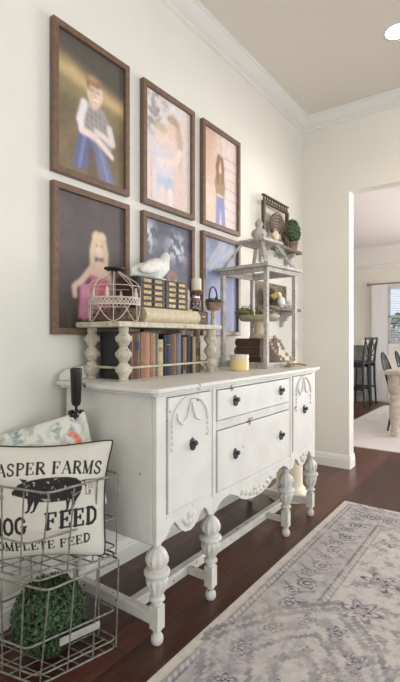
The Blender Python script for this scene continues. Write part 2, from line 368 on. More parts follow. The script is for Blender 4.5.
# ------------------------------------------------------------------ framed photographs
FW, FH = .46, .668
def paint_boy():
    p = Paint(84, 126, 0, 2, 0, 3, (118,104,82)); n = p.noise(4,6,1); Yt = p.Y+.18*p.X
    p.put(np.clip((Yt-2.45)/.25,0,1), (88,84,78)); p.put(np.exp(-((Yt-2.25+.25*(n-.5))/.2)**2), (206,178,132), .95)
    p.put(np.exp(-((Yt-1.85)/.25)**2)*n*1.4, (150,138,104), .8); p.put(np.clip(n-.45,0,1)*3*(Yt<2), (152,132,100), .6)
    p.put(np.clip(1-p.Y/.8,0,1), (132,112,86), .7)
    p.poly([(.62,1.05),(1.02,1.0),(.86,.2),(.42,.12)], (104,108,146), soft=.06); p.poly([(.95,.92),(1.35,.8),(1.7,.08),(1.25,-.05)], (120,122,154), soft=.07)
    p.seg([(.78,.95),(.62,.2)], .07, (150,154,188), .7, .06); p.seg([(1.2,.8),(1.48,.1)], .07, (158,160,188), .6, .06); p.poly([(.9,.85),(1.1,.6),(1.15,0),(.85,0)], (104,88,76), .7, .07)
    p.poly([(.72,1.72),(1.0,1.82),(1.35,1.7),(1.62,1.2),(1.58,.8),(1.0,.88),(.72,1.2)], (160,154,152), soft=.06)
    for i in range(6): p.seg([(.80+.14*i,1.74-.06*i),(.88+.13*i,1.0)], .035, (104,98,96), .6, .04)
    for i in range(4): p.seg([(.75,1.55-.14*i),(1.55,1.35-.15*i)], .02, (196,190,188), .5, .03)
    p.seg([(.76,1.66),(.64,1.25),(.70,1.02)], [.2,.2,.15], (232,222,226), soft=.05); p.seg([(.68,1.04),(1.1,1.0),(1.6,.70)], [.17,.17,.12], (232,212,206), soft=.04)
    p.seg([(1.52,1.35),(1.62,1.02),(1.1,1.16)], [.17,.17,.12], (226,212,210), soft=.05)
    p.ell(1.03,1.72,.13,.12,(214,184,166),soft=.06); p.ell(1.07,2.02,.235,.32,(230,202,186),soft=.05); p.ell(.98,2.0,.10,.22,(206,172,152),soft=.1,op=.6)
    p.ell(1.06,2.27,.25,.13,(150,120,90),soft=.06); p.ell(.87,2.17,.055,.14,(146,116,88),soft=.05); p.ell(1.0,2.30,.15,.06,(184,154,118),soft=.06,op=.8)
    for x in (.99,1.16): p.ell(x,2.06,.05,.022,(120,94,84),soft=.03)
    p.ell(1.09,1.94,.035,.05,(214,178,160),soft=.04); p.ell(1.09,1.85,.09,.03,(248,236,230),soft=.02); p.ell(1.09,1.815,.08,.012,(176,124,116),soft=.02); return p
def paint_hug():
    p = Paint(84, 126, 0, 2, 0, 3, (222,212,210)); n = p.noise(12,18,3); n2 = p.noise(5,7,4)
    p.put(np.clip((n-.5)*6,0,1)*np.clip((p.Y-1.7)/.5,0,1)*np.clip(1.5-p.X,0,1), (128,118,114), .9)
    p.put(np.clip(n2-.4,0,1)*np.clip((p.Y-1.9),0,1)*2, (240,238,238), .8); p.put(np.clip((p.X-1.5)*3,0,1), (224,206,196), .8)
    p.poly([(.7,1.9),(1.5,2.0),(1.75,.6),(1.6,0),(.6,0),(.65,1.0)], (226,204,198), soft=.1)
    p.ell(1.2,2.25,.28,.34,(226,200,186),soft=.06); p.seg([(1.38,2.45),(1.5,2.0),(1.48,1.3)], [.2,.3,.14], (196,168,146), .8, .1); p.ell(1.2,2.5,.27,.12,(186,158,138),soft=.07)
    p.poly([(.35,1.5),(.95,1.6),(1.15,.9),(.95,.65),(.4,.75)], (214,212,224), .85, soft=.12); p.ell(.72,1.95,.25,.3,(232,210,202),soft=.06); p.ell(.68,2.14,.25,.13,(206,184,164),soft=.07)
    p.seg([(1.5,1.7),(1.3,1.3),(.5,1.2)], [.2,.2,.14], (234,212,206), soft=.06); p.seg([(.3,1.1),(.25,.4)], .26, (230,210,206), soft=.06)
    p.poly([(.5,.78),(1.2,.85),(1.25,.45),(.9,.38),(.5,.45)], (178,194,222), .75, soft=.12); p.seg([(.7,.5),(.65,0)], .22, (232,212,208), soft=.06); p.seg([(1.05,.45),(1.1,0)], .22, (236,218,214), soft=.06)
    p.seg([(.25,1.2),(.28,.1)], .05, (176,150,136), .5, .06); p.ell(1.5,.7,.3,.7,(214,190,176),soft=.2,op=.5); return p
def paint_girl():
    p = Paint(84, 126, 0, 2, 0, 3, (222,198,184)); n = p.noise(5,8,5)
    p.put(np.clip((.9-p.X)*2,0,1)*np.clip((p.Y-1.2),0,1), (206,168,146), .8); p.put(np.clip((p.X-1.0)*3,0,1), (226,208,208), .8)
    for k in range(7): p.seg([(1.15,.35+.33*k),(2.0,.28+.34*k)], .035, (168,142,136), .8, .03)
    p.seg([(.95,3),(1.02,2.1)], .05, (160,130,112), .6, .06); p.put(np.clip(n-.5,0,1)*2, (236,218,206), .6)
    p.poly([(.72,.98),(1.2,.98),(1.28,.05),(1.05,0),(.99,.6),(.9,0),(.68,0)], (140,144,190), soft=.04)
    p.poly([(.68,1.75),(1.2,1.75),(1.26,1.35),(1.2,.92),(.72,.92),(.62,1.4)], (164,138,114), soft=.05); p.ell(.95,1.0,.25,.04,(222,208,196),soft=.03)
    p.seg([(.68,1.7),(.52,1.3),(.62,1.0)], .11, (222,190,172), soft=.04); p.seg([(1.22,1.65),(1.6,1.45),(1.9,1.5)], .11, (226,196,180), soft=.04)
    p.ell(.95,2.05,.17,.22,(224,192,176),soft=.04); p.seg([(.88,2.25),(.78,1.9),(.82,1.4)], [.2,.2,.1], (140,106,82), soft=.05); p.seg([(1.05,2.22),(1.12,1.9),(1.1,1.45)], [.18,.18,.1], (140,106,82), soft=.05); return p
def paint_pink():
    p = Paint(84, 126, 0, 2, 0, 3, (92,84,84)); n = p.noise(3,5,8); n2 = p.noise(14,6,9)
    p.put(np.clip((n-.4)*2,0,1), (112,104,104), .7); p.put(np.clip(1-p.Y/.9,0,1), (58,52,44)); p.put(np.clip((n2-.5)*4,0,1)*(p.Y<.8), (92,84,64), .7)
    p.X = p.X-.2
    p.poly([(.45,1.0),(.8,1.05),(.85,.3),(.4,.25)], (226,150,178), soft=.06); p.poly([(.75,1.35),(1.3,1.35),(1.35,.4),(.7,.4)], (214,120,140), soft=.05)
    p.poly([(.5,.9),(.9,.8),(1.1,.3),(.5,.2)], (230,160,188), soft=.06)
    p.ell(1.02,1.4,.27,.2,(232,198,184),soft=.05); p.seg([(.82,1.45),(.5,1.1),(.28,.95),(.3,.75)], [.18,.15,.13,.12], (228,194,180), soft=.04); p.seg([(1.25,1.42),(1.38,1.0),(1.3,.5)], [.16,.14,.12], (220,184,168), soft=.04)
    p.ell(1.0,1.93,.21,.27,(232,200,188),soft=.04); p.seg([(.92,2.18),(.8,1.8),(.78,1.3)], [.2,.17,.1], (222,198,168), soft=.05); p.seg([(1.08,2.18),(1.2,1.8),(1.2,1.25)], [.2,.17,.1], (216,190,160), soft=.05)
    p.ell(1.0,2.16,.2,.09,(224,200,172),soft=.05); p.ell(.93,1.95,.03,.018,(110,84,76)); p.ell(1.08,1.95,.03,.018,(110,84,76)); p.ell(1.0,1.82,.07,.02,(240,220,216)); p.X = p.X+.2; return p
def paint_dusk():
    p = Paint(84, 126, 0, 2, 0, 3, (104,106,124)); n = p.noise(16,20,11); n2 = p.noise(4,5,12)
    p.put(np.clip((p.Y-1.2)/1.5,0,1), (92,92,110), .8); k = np.exp(-((p.X-1.35)/.4)**2-((p.Y-2.35)/.35)**2)+np.exp(-((p.X-.15)/.25)**2-((p.Y-2.5)/.4)**2)
    p.put(np.clip((n-.42)*7,0,1)*k*1.2, (226,226,236), .9); p.put(np.clip((.8-p.Y),0,1)*n2, (120,112,116), .8)
    p.poly([(.5,.1),(.75,1.0),(1.1,1.2),(1.5,.9),(1.55,0),(.5,0)], (212,180,184), soft=.1); p.ell(1.15,1.4,.2,.25,(222,194,184),soft=.05); p.ell(1.15,1.55,.22,.15,(150,124,104),soft=.07)
    p.seg([(1.4,1.1),(1.55,.7),(1.3,.4)], .12, (224,190,186), soft=.05); return p
def paint_blue():
    p = Paint(84, 126, 0, 2, 0, 3, (128,138,168)); n = p.noise(4,6,14)
    p.put(np.clip((2.2-p.Y)/2,0,1), (168,170,212), .9)
    for i in range(4): p.seg([(-.2+.3*i,1.6+.2*i),(1.0+.35*i,2.9)], .12, (206,208,222), .45, .12)
    p.put(np.clip((n-.5)*3,0,1)*(p.Y>1.5), (188,192,208), .6); p.put(np.clip(.4-p.Y,0,1)*2, (150,150,180), .6)
    p.poly([(.6,1.5),(1.3,1.5),(1.35,.1),(1.05,0),(.98,.8),(.9,0),(.55,.05)], (146,150,204), soft=.06); p.ell(.95,1.95,.3,.45,(170,176,206),soft=.15); return p
frames = [
 (1.179, 1.876, paint_boy, 'walnut framed photo of a boy with crossed arms in a golden field'),
 (1.741, 1.874, paint_hug, 'walnut framed pale photo of two people hugging under bright foliage'),
 (2.287, 1.876, paint_girl, 'walnut framed photo of a girl in jeans standing by pale boards'),
 (1.179, 1.166, paint_pink, 'walnut framed photo of a long haired blonde girl in pink on dark ground'),
 (1.741, 1.166, paint_dusk, 'walnut framed dusky blue photo with white blossom behind the white bird'),
 (2.287, 1.166, paint_blue, 'walnut framed lavender blue photo behind the tall white lantern')]
for y, z, fn, lab in frames:
    t = thing('picture_frame', lab, 'picture', (0, y, z), 0, 'framed photographs on the left wall')
    b = NB(); bw = .029; x0, x1 = .001, .03
    for a in ((0,0,FW,bw),(0,FH-bw,FW,FH),(0,bw,bw,FH-bw),(FW-bw,bw,FW,FH-bw)): box(b, (x0,a[0],a[1]), (x1,a[2],a[3]))
    obj('frame', b, M['walnut'], t, bevel=.002)
    p = fn().photo(); u = p.X/2; v = p.Y/3
    pos = np.stack([np.full(u.shape, .012), bw-.004+u*(FW-2*bw+.008), bw-.004+v*(FH-2*bw+.008)], -1)
    grid_obj('print', p, pos, M['print'], t)
    b = NB(); box(b, (.001,.01,.01), (.010,FW-.01,FH-.01)); obj('backing', b, M['darkbox'], t)

# ------------------------------------------------------------------ buffet
BT = .965; Y0, Y1, XF = 1.228, 2.765, .575
t = thing('buffet', 'long distressed white buffet on turned legs standing along the left wall', 'buffet', (0, 0, 0))
b = NB(); box(b, (.05,Y0+.02,.446), (XF-.022,Y1-.02,BT-.028)); box(b, (.05,Y0,.378), (XF-.022,Y0+.02,BT-.028)); box(b, (.05,Y1-.02,.378), (XF-.022,Y1,BT-.028)); obj('body', b, M['white'], t, bevel=.006)
# face frame stiles and rails
b = NB()
for y0,y1,z0,z1 in ((Y0,1.285,.462,.937),(1.575,1.622,.462,.937),(2.368,2.415,.462,.937),(2.72,Y1,.462,.937),(1.285,1.575,.462,.482),(1.285,1.575,.925,.937),(1.622,2.368,.462,.468),(1.622,2.368,.742,.782),(1.622,2.368,.922,.937),(2.415,2.72,.462,.482),(2.415,2.72,.925,.937)):
    box(b, (XF-.021,y0,z0), (XF,y1,z1))
for z in (.752,.764,.775): box(b, (XF,1.626,z-.003), (XF+.004,2.364,z+.003))
for y in (1.598,2.392): box(b, (XF,y-.008,.462), (XF+.004,y+.008,.93))
obj('face_frame', b, M['white'], t, bevel=.002)
b = NB(); L = []
top = [(.032,1.19),(.585,1.19),(.605,1.21),(.605,2.775),(.585,2.795),(.032,2.795)]
prism(b, top, BT-.018, BT, 'z'); top2 = [(.04,1.205),(.578,1.205),(.592,1.22),(.592,2.765),(.578,2.78),(.04,2.78)]
prism(b, top2, BT-.03, BT-.018, 'z'); obj('tabletop', b, M['white'], t, bevel=.004)
b = NB(); rail = [(1.20,BT),(1.20,BT+.018),(1.215,BT+.035),(1.235,BT+.047),(1.27,BT+.052),(1.33,BT+.06),(2.66,BT+.06),(2.73,BT+.05),(2.775,BT+.035),(2.785,BT+.015),(2.785,BT)]
prism(b, rail, .034, .052, 'x'); obj('back_rail', b, M['white'], t, bevel=.004)
def pull(parent, y, z, s=1):
    b = NB(); pl = []
    for k in range(40):
        a = 2*PI*k/40; r = (.0185+.002*math.cos(8*a))*s; pl.append((y+r*.85*math.sin(a), z+r*1.3*math.cos(a)))
    prism(b, pl, XF+.006, XF+.010, 'x')
    lathe(b, [(.0045,0),(.0045,.008),(.010,.011),(.012,.016),(.009,.021),(0,.022)], (XF+.010,y,z+.006), 12, 'x')
    tube(b, [(XF+.015,y+.010*math.sin(a),z-.008+.014*math.cos(a)) for a in [2*PI*k/16 for k in range(16)]], .0028, 6, True)
    o = obj('pull', b, M['pull'], parent, True); o['label'] = 'dark ornate metal pull'; return o
def garland(parent, yc, zt, hw, hgt):
    b = NB(); pts = []
    n = 26
    for i in range(n+1):
        a = PI*i/n; y = yc-hw*math.cos(a); z = zt-hgt*.52+hgt*.52*math.sin(a)
        pts.append((y, z))
    pts = [(yc-hw,zt-hgt)]+[(yc-hw,zt-hgt*.75)]+pts+[(yc+hw,zt-hgt*.75),(yc+hw,zt-hgt)]
    for i in range(len(pts)-1):
        for q in (0,.5):
            y = pts[i][0]*(1-q)+pts[i+1][0]*q; z = pts[i][1]*(1-q)+pts[i+1][1]*q
            ball(b, (XF+.008,y,z), (.005,.0085,.0085), 8, 6)
    sw = [(yc-hw*.78,zt-hgt*.26),(yc-hw*.72,zt-hgt*.42),(yc-hw*.5,zt-hgt*.52),(yc-hw*.25,zt-hgt*.45),(yc-.01,zt-hgt*.2),(yc,zt-.01)]
    tube(b, [(XF+.008,y,z) for y,z in sw], [.004,.006,.0075,.006,.004,.003], 8)
    tube(b, [(XF+.008,2*yc-y,z) for y,z in sw[2:]], [.003,.0065,.006,.004], 8)
    obj('garland_carving', b, M['white'], parent, True)
def door(y0, y1, ky, kz, arch):
    b = NB(); box(b, (XF-.018,y0+.003,.485), (XF+.006,y1-.003,.922)); o = obj('door', b, M['white'], t, bevel=.003)
    garland(o, (y0+y1)/2, .913, arch, .19); pull(o, ky, kz); return o
door(1.287, 1.573, 1.437, .722, .118); door(2.417, 2.718, 2.573, .716, .108)
def drawer(z0, z1, kz):
    b = NB(); box(b, (XF-.018,1.626,z0), (XF+.006,2.364,z1)); o = obj('drawer', b, M['white'], t, bevel=.003)
    pull(o, 1.768, kz); pull(o, 2.248, kz)
drawer(.786, .918, .860); drawer(.472, .738, .614)
b = NB()   # dark reveal lines round the doors and drawers
for y0,y1,z0,z1 in ((1.284,1.576,.482,.925),(1.622,2.368,.783,.921),(1.622,2.368,.469,.741),(2.414,2.721,.482,.925)): box(b, (XF-.0205,y0,z0), (XF-.017,y1,z1))
obj('reveal', b, M['groove'], t)
def apron(poly, carve):
    b = NB(); prism(b, poly, XF-.022, XF, 'x'); o = obj('apron', b, M['white'], t, bevel=.003)
    b = NB()
    for (y,z,ry,rz,ang) in carve:
        ball(b, (XF, y, z), (.009,ry,rz), 10, 8, Matrix.Rotation(R(ang),4,'X'))
    obj('apron_carving', b, M['leg'], o, True)
LA = [(1.242,.381),(1.262,.388),(1.285,.396),(1.302,.412),(1.312,.431),(1.336,.438),(1.355,.418),(1.373,.395),(1.405,.376),(1.438,.372),(1.465,.381),(1.488,.400),(1.505,.420),(1.533,.433),(1.552,.418),(1.566,.392),(1.60,.385)]
leaf = lambda yc, zc, s=1: [(yc,zc,.014*s,.022*s,0),(yc-.022*s,zc+.004,.011*s,.02*s,35),(yc+.022*s,zc+.004,.011*s,.02*s,-35),(yc-.036*s,zc+.02,.01*s,.014*s,60),(yc+.036*s,zc+.02,.01*s,.014*s,-60),(yc,zc+.028*s,.012*s,.014*s,0)]
apron([(Y0,.38)]+LA+[(1.60,.462),(Y0,.462)], leaf(1.425,.41))
MA = [(1.60,.385),(1.622,.392),(1.645,.410),(1.684,.428),(1.74,.430),(1.79,.410),(1.85,.376),(1.90,.360),(1.95,.353),(1.995,.350),(2.04,.353),(2.09,.360),(2.14,.376),(2.20,.408),(2.25,.428),(2.305,.430),(2.345,.412),(2.37,.392),(2.39,.385)]
apron(MA+[(2.39,.462),(1.60,.462)], [(1.995,.375,.02,.018,0)]+[(1.995+s*d,.372+e,.02,.011,s*-28) for s in (-1,1) for d,e in ((.035,.008),(.07,.012),(.11,.026),(.15,.04))]+[(1.995+s*.03,.40,.016,.010,s*30) for s in (-1,1)])
RA = [(4.0-y-.005, z) for y, z in reversed(LA)]
apron([(2.39,.385)]+RA[1:]+[(Y1,.38),(Y1,.462),(2.39,.462)], leaf(2.575,.41))
prof_lo = [(0,.0),(.017,.0),(.022,.006),(.024,.018),(.022,.030),(.015,.040),(.014,.048),(.019,.053),(.016,.06)]
prof_hi = [(.016,.145),(.021,.150),(.014,.156),(.022,.162),(.030,.167),(.030,.175),(.021,.180),(.022,.186),(.033,.203),(.0405,.225),(.0435,.243),(.034,.253),(.034,.256),(.047,.260),(.0495,.266),(.0495,.274),(.046,.280),(.029,.285),(.029,.290),(.039,.298),(.0445,.311),(.0445,.326),(.037,.345),(.026,.357),(.016,.364),(.016,.376),(.023,.384),(.023,.40)]
def leg(x, y, rear=False):
    b = NB(); c = (x,y,0)
    lathe(b, prof_lo, c, 24); box(b, (x-.0205,y-.0205,.058), (x+.0205,y+.0205,.147)); lathe(b, prof_hi, c, 40, flute=[(.20,.245,10,.17),(.295,.355,10,.12)])
    o = obj('leg', b, M['leg'], t, True)
for y in (1.262,1.617,2.388,2.755): leg(.548, y)
for y in (1.262,2.755): leg(.10, y)
b = NB(); box(b, (.387,1.262,.068), (.425,2.755,.112)); obj('stretcher', b, M['leg'], t, bevel=.004)
for y in (1.262,2.755):
    b = NB(); box(b, (.11,y-.016,.07), (.54,y+.016,.114)); obj('stretcher', b, M['leg'], t, bevel=.004)
for y in (1.617,2.388):
    b = NB(); box(b, (.425,y-.012,.076), (.53,y+.012,.108)); obj('stretcher', b, M['leg'], t, bevel=.003)

# round cream pedestal in the corner beyond the buffet
b = NB(); lathe(b, [(0,0),(.15,0),(.152,.02),(.145,.04),(.125,.05),(.118,.065),(.10,.08),(.095,.10),(.092,.5),(.10,.52),(.12,.55),(.12,.58),(0,.58)], seg=40)
o = obj('pedestal', b, M['ped'], None, True); o.location = (.29,3.0,0); tag(o, 'round cream pedestal on the floor seen beneath the buffet right end', 'pedestal')

# ------------------------------------------------------------------ riser shelf on the buffet
RZ = 1.197
t = thing('tabletop_riser', 'antique white riser shelf with turned legs standing on the buffet', 'shelf', (0,0,BT))
b = NB(); box(b, (.035,1.29,RZ-BT), (.315,2.065,RZ-BT+.024)); obj('board', b, M['cream'], t, bevel=.004)
spool = [(.0,.0),(.021,.0),(.023,.006),(.019,.012),(.022,.022),(.030,.036),(.033,.048),(.030,.062),(.020,.076),(.017,.080),(.020,.086),(.029,.100),(.033,.114),(.029,.130),(.019,.143),(.017,.147),(.022,.155),(.030,.170),(.032,.182),(.028,.196),(.019,.208),(.022,.216),(.022,.232),(0,.232)]
LY = (1.352, 2.005); LX = (.075, .278)
for x in LX:
    for y in LY:
        b = NB(); lathe(b, spool, (x,y,0), 20)
        for zc in (.048,.114,.182):
            for k in range(4):
                a = PI/4+k*PI/2; ball(b, (x+.030*math.cos(a),y+.030*math.sin(a),zc), (.006,.012,.014), 8, 6, Matrix.Rotation(a,4,'Z'))
        obj('leg', b, M['cream'], t, True)
b = NB()
tube(b, [(LX[1],LY[0],.055),(LX[1],LY[1],.055)], .0055, 8); tube(b, [(LX[0],LY[0],.055),(LX[1],LY[0],.055)], .0055, 8); tube(b, [(LX[0],LY[1],.055),(LX[1],LY[1],.055)], .0055, 8)
obj('rail', b, M['cream'], t, True)
# books under the riser
def book(y0, y1, h, col, lab, cat='book', band=None, x1=.245, x0=.075):
    t = thing('book', lab, cat, (0, y0, BT), 0, 'old books standing under the riser')
    w = y1-y0-.0015; cm = mat('cover', col, .65, noise=tuple(c*.78 for c in col), scale=55); th = min(.003, w*.12)
    b = NB(); box(b, (x0,0,0), (x1,th,h)); box(b, (x0,w-th,0), (x1,w,h))
    n = 6; pts = [(x1-.004,0)]+[(x1-.004+.010*math.sin(PI*i/n), w*i/n) for i in range(n+1)]+[(x1-.004,w)]
    pl = [(x1-.006,0)]+[(x1-.004+.009*math.sin(PI*i/n), w*i/n) for i in range(n+1)]+[(x1-.006,w)]
    prism(b, pl, 0, h, 'z'); obj('cover', b, cm, t)
    b = NB(); box(b, (x0+.004,th,.003), (x1-.006,w-th,h-.004)); obj('pages', b, M['page'], t)
    if band:
        b = NB(); z0, z1, bc = band
        pl = [(x1-.004,.001)]+[(x1-.0025+.009*math.sin(PI*i/n), w*i/n*.96+w*.02) for i in range(n+1)]+[(x1-.004,w-.001)]
        prism(b, pl, z0, z1, 'z'); obj('spine_label', b, mat('spine_label', bc, .6), t)
bk = [(1.412,1.450,.205,(122,74,58),'reddish brown book on the right of the black binder',None),
 (1.450,1.495,.208,(110,82,64),'dark tan leather book with a dark blue spine label',(.13,.17,sr(52,56,72))),
 (1.495,1.563,.212,(168,122,92),'widest book in the row, pale orange brown cloth',None),
 (1.563,1.595,.208,(176,142,110),'light tan book right of the widest orange brown one',None),
 (1.595,1.615,.205,(128,126,116),'thin grey green book left of the cream one',None),
 (1.615,1.650,.178,(206,190,156),'short cream spined book in the middle of the row',(.12,.14,sr(150,120,80))),
 (1.650,1.672,.200,(40,40,46),'black book right of the short cream one',None),
 (1.672,1.708,.200,(48,56,80),'navy blue book left of the wide dark brown one',(.15,.155,sr(150,130,90))),
 (1.708,1.758,.205,(126,90,68),'wide chestnut brown book between two blue books',None),
 (1.758,1.792,.208,(118,128,150),'slate blue book right of the chestnut brown one',None),
 (1.792,1.806,.195,(54,48,46),'very thin blackish book right of the slate blue one',None),
 (1.806,1.836,.190,(160,126,88),'golden tan book with dark lower band',(.02,.06,sr(92,70,54))),
 (1.836,1.874,.200,(42,48,62),'midnight blue book left of the thin green black one',None),
 (1.874,1.890,.195,(44,54,50),'thin green black book near the right end of the row',None),
 (1.890,1.918,.192,(186,158,124),'beige book left of the short olive brown one',None),
 (1.918,1.960,.165,(118,96,66),'short olive brown book with a dark label',(.09,.13,sr(60,48,40)))]
for y0,y1,h,c,lab,band in bk: book(y0, y1, h, sr(*c), lab, band=band)
book(1.392, 1.412, .215, sr(48,48,50), 'large black binder at the left end of the book row', 'binder', x1=.262, x0=.088)

# ------------------------------------------------------------------ things on the riser
RT = RZ+.024
t = thing('wire_nest_basket', 'round white wire basket holding a twig nest beneath a black candle plate', 'wire basket', (.175,1.395,RT))
Rr = .115
b = NB()
ring = lambda r, z, n=48: [(r*math.cos(2*PI*k/n), r*math.sin(2*PI*k/n), z) for k in range(n)]
for z in (.076,.106): tube(b, ring(Rr,z), .0028, 6, True)
n = 40
for k in range(n):
    for d in (-1,1):
        a0 = 2*PI*k/n; a1 = a0+d*2*PI*1.5/n
        tube(b, [(Rr*math.cos(a0),Rr*math.sin(a0),.076),(Rr*math.cos((a0+a1)/2),Rr*math.sin((a0+a1)/2),.091),(Rr*math.cos(a1),Rr*math.sin(a1),.106)], .0022, 4)
obj('lattice_band', b, M['pinkwire'], t, True)
b = NB()
tube(b, ring(Rr*.98,.158), .0018, 5, True); tube(b, ring(Rr*.4,.003), .0018, 5, True)
for k in range(8):
    a = 2*PI*k/8; ca, sa = math.cos(a), math.sin(a)
    tube(b, [(Rr*ca,Rr*sa,.106),(Rr*ca,Rr*sa,.158),(Rr*.82*ca,Rr*.82*sa,.182),(Rr*.4*ca,Rr*.4*sa,.212),(.02*ca,.02*sa,.230)], .002, 5)
for k in range(6):
    a = 2*PI*(k+.25)/6; pts = []
    for i in range(13):
        q = i/12; aa = a+(q-.5)*1.3; z = .076-.073*math.sin(PI*q); rr = Rr*(1-.05*math.sin(PI*q)); pts.append((rr*math.cos(aa), rr*math.sin(aa), z))
    tube(b, pts, .002, 5)
    tube(b, [(Rr*math.cos(a),Rr*math.sin(a),.076),(Rr*math.cos(a),Rr*math.sin(a),.02),(Rr*1.04*math.cos(a),Rr*1.04*math.sin(a),.002)], .002, 5)
obj('wire_frame', b, M['pinkwire'], t, True)
b = NB(); lathe(b, [(0,.229),(.028,.229),(.046,.238),(.046,.244),(.038,.236),(0,.233)], seg=28); obj('candle_plate', b, M['black'], t, True)
for k in range(4):
    a = 2*PI*k/4+.5; b = NB(); lathe(b, [(.006,.098),(.009,.104),(.009,.124),(.006,.135),(.004,.15),(0,.152)], (Rr*.86*math.cos(a),Rr*.86*math.sin(a),0), 8); obj('candle_cup', b, M['pinkwire'], t, True)
rng = random.Random(3); b = NB()
for k in range(110):
    a = rng.uniform(0,2*PI); r0 = rng.uniform(.055,.098); z = rng.uniform(.006,.062); L_ = rng.uniform(.5,1.4)
    tube(b, [((r0+rng.uniform(-.006,.006))*math.cos(a+L_*i/5), (r0+rng.uniform(-.006,.006))*math.sin(a+L_*i/5), z+rng.uniform(-.003,.003)) for i in range(6)], .0017, 4)
lathe(b, [(0,.004),(.08,.004),(.088,.03),(.07,.02),(0,.014)], seg=20)
nest = obj('twig_nest', b, M['twig'], None); nest.location = (.175,1.395,RT); tag(nest, 'brown twig nest sitting inside the white wire basket', 'nest')

CW0, CW1 = 1.52, 1.945
t = thing('cream_volume', 'large cream clothbound book lying flat beneath the label drawer box', 'book', (0,0,RT))
b = NB(); box(b, (.07,CW0,0), (.235,CW1,.006)); box(b, (.07,CW0,.066), (.235,CW1,.072))
prism(b, [(.230,0)]+[(.235+.022*math.sin(PI*i/8), .072*i/8) for i in range(9)]+[(.230,.072)], CW0, CW1, 'y'); obj('cover', b, M['creamc'], t, True)
b = NB(); box(b, (.075,CW0+.006,.006), (.230,CW1-.006,.066)); obj('pages', b, M['page'], t)
BZ = RT+.072
t = thing('label_box', 'dark antique box with two columns of brass labelled drawers', 'box', (0,0,BZ))
b = NB(); box(b, (.075,1.505,0), (.215,1.888,.148)); obj('case', b, M['darkbox'], t, bevel=.003)
for r_ in range(5):
    for c_ in range(4):
        b = NB(); y0 = 1.517+c_*.0925; z0 = .008+r_*.0278
        box(b, (.215,y0,z0), (.219,y0+.083,z0+.023)); d = obj('drawer_front', b, M['darkbox'], t, bevel=.0015)
        b = NB(); k0 = .008 if c_%2 else .022
        box(b, (.219,y0+k0,z0+.004), (.2205,y0+k0+.052,z0+.019)); obj('brass_label', b, M['gold'], d)
# white dove
DZ = BZ+.148
t = thing('dove_figurine', 'white dove figurine perched on top of the label drawer box', 'figurine', (.15,1.69,DZ))
b = NB()
sp = [(-.165,.030,.004,.018),(-.12,.034,.010,.024),(-.07,.042,.026,.038),(-.02,.054,.044,.050),(.03,.066,.048,.054),(.065,.085,.040,.044),(.080,.112,.027,.028),(.088,.130,.025,.025),(.096,.142,.022,.021),(.104,.150,.012,.011),(.108,.152,.003,.003)]
rings = []
for i, (y, z, rx, rz) in enumerate(sp):
    nx = sp[min(i+1,len(sp)-1)]; pv = sp[max(i-1,0)]; tan = Vector((0,nx[0]-pv[0],nx[1]-pv[1])).normalized(); up = Vector((0,-tan.z,tan.y))
    rings.append([b.verts.new(Vector((0,y,z))+Vector((1,0,0))*rx*math.cos(a)+up*rz*math.sin(a)) for a in [2*PI*k/20 for k in range(20)]])
for i in range(len(rings)-1):
    for k in range(20): b.faces.new((rings[i][k],rings[i][(k+1)%20],rings[i+1][(k+1)%20],rings[i+1][k]))
b.faces.new(rings[0]); b.faces.new(rings[-1]); obj('body', b, M['plaster'], t, True)
for s in (-1,1):
    b = NB(); ball(b, (s*.036,-.035,.062), (.013,.105,.030), 14, 10, Matrix.Rotation(R(14),4,'X')); obj('wing', b, M['plaster'], t, True)
b = NB(); lathe(b, [(.007,0),(.005,.008),(0,.018)], (0,.106,.143), 10, 'y'); obj('beak', b, M['beak'], t, True)
b = NB(); ball(b, (.022,.094,.146), .004, 8, 6); ball(b, (-.022,.094,.146), .004, 8, 6); obj('eye', b, M['beak'], t, True)
b = NB(); lathe(b, [(0,0),(.05,0),(.052,.006),(.03,.014),(.02,.03),(0,.03)], (0,.02,0), 20); obj('base', b, M['plaster'], t, True)
# scalloped ornament
b = NB(); pl = []
for k in range(60):
    a = 2*PI*k/60; r = 1+.10*math.cos(9*a); pl.append((1.915+.030*r*math.cos(a), BZ+.068+.064*r*math.sin(a)))
prism(b, pl, .172, .186, 'x'); box(b, (.155,1.893,BZ), (.205,1.938,BZ+.012))
for zc in (.04,.07,.10): lathe(b, [(.012,0),(.012,.006),(.006,.008)], (.186,1.915,BZ+zc), 12, 'x')
o = obj('carved_ornament', b, M['cream'], None, bevel=.002); tag(o, 'white scalloped carved ornament standing beside the label drawer box', 'ornament')
# small brown drawer box
t = thing('trinket_box', 'small brown wooden box with a drawer pull at the riser right end', 'box', (0,0,RT))
b = NB(); box(b, (.12,1.962,0), (.225,2.058,.076)); obj('case', b, M['brownbook'], t, bevel=.003)
b = NB(); box(b, (.225,1.968,.008), (.229,2.052,.068)); d = obj('drawer', b, M['brownbook'], t, bevel=.001)
b = NB(); tube(b, [(.229,2.0,.042),(.238,2.003,.036),(.238,2.017,.036),(.229,2.02,.042)], .0025, 6); box(b, (.229,1.996,.038), (.2305,2.024,.05)); obj('handle', b, M['gold'], d, True)
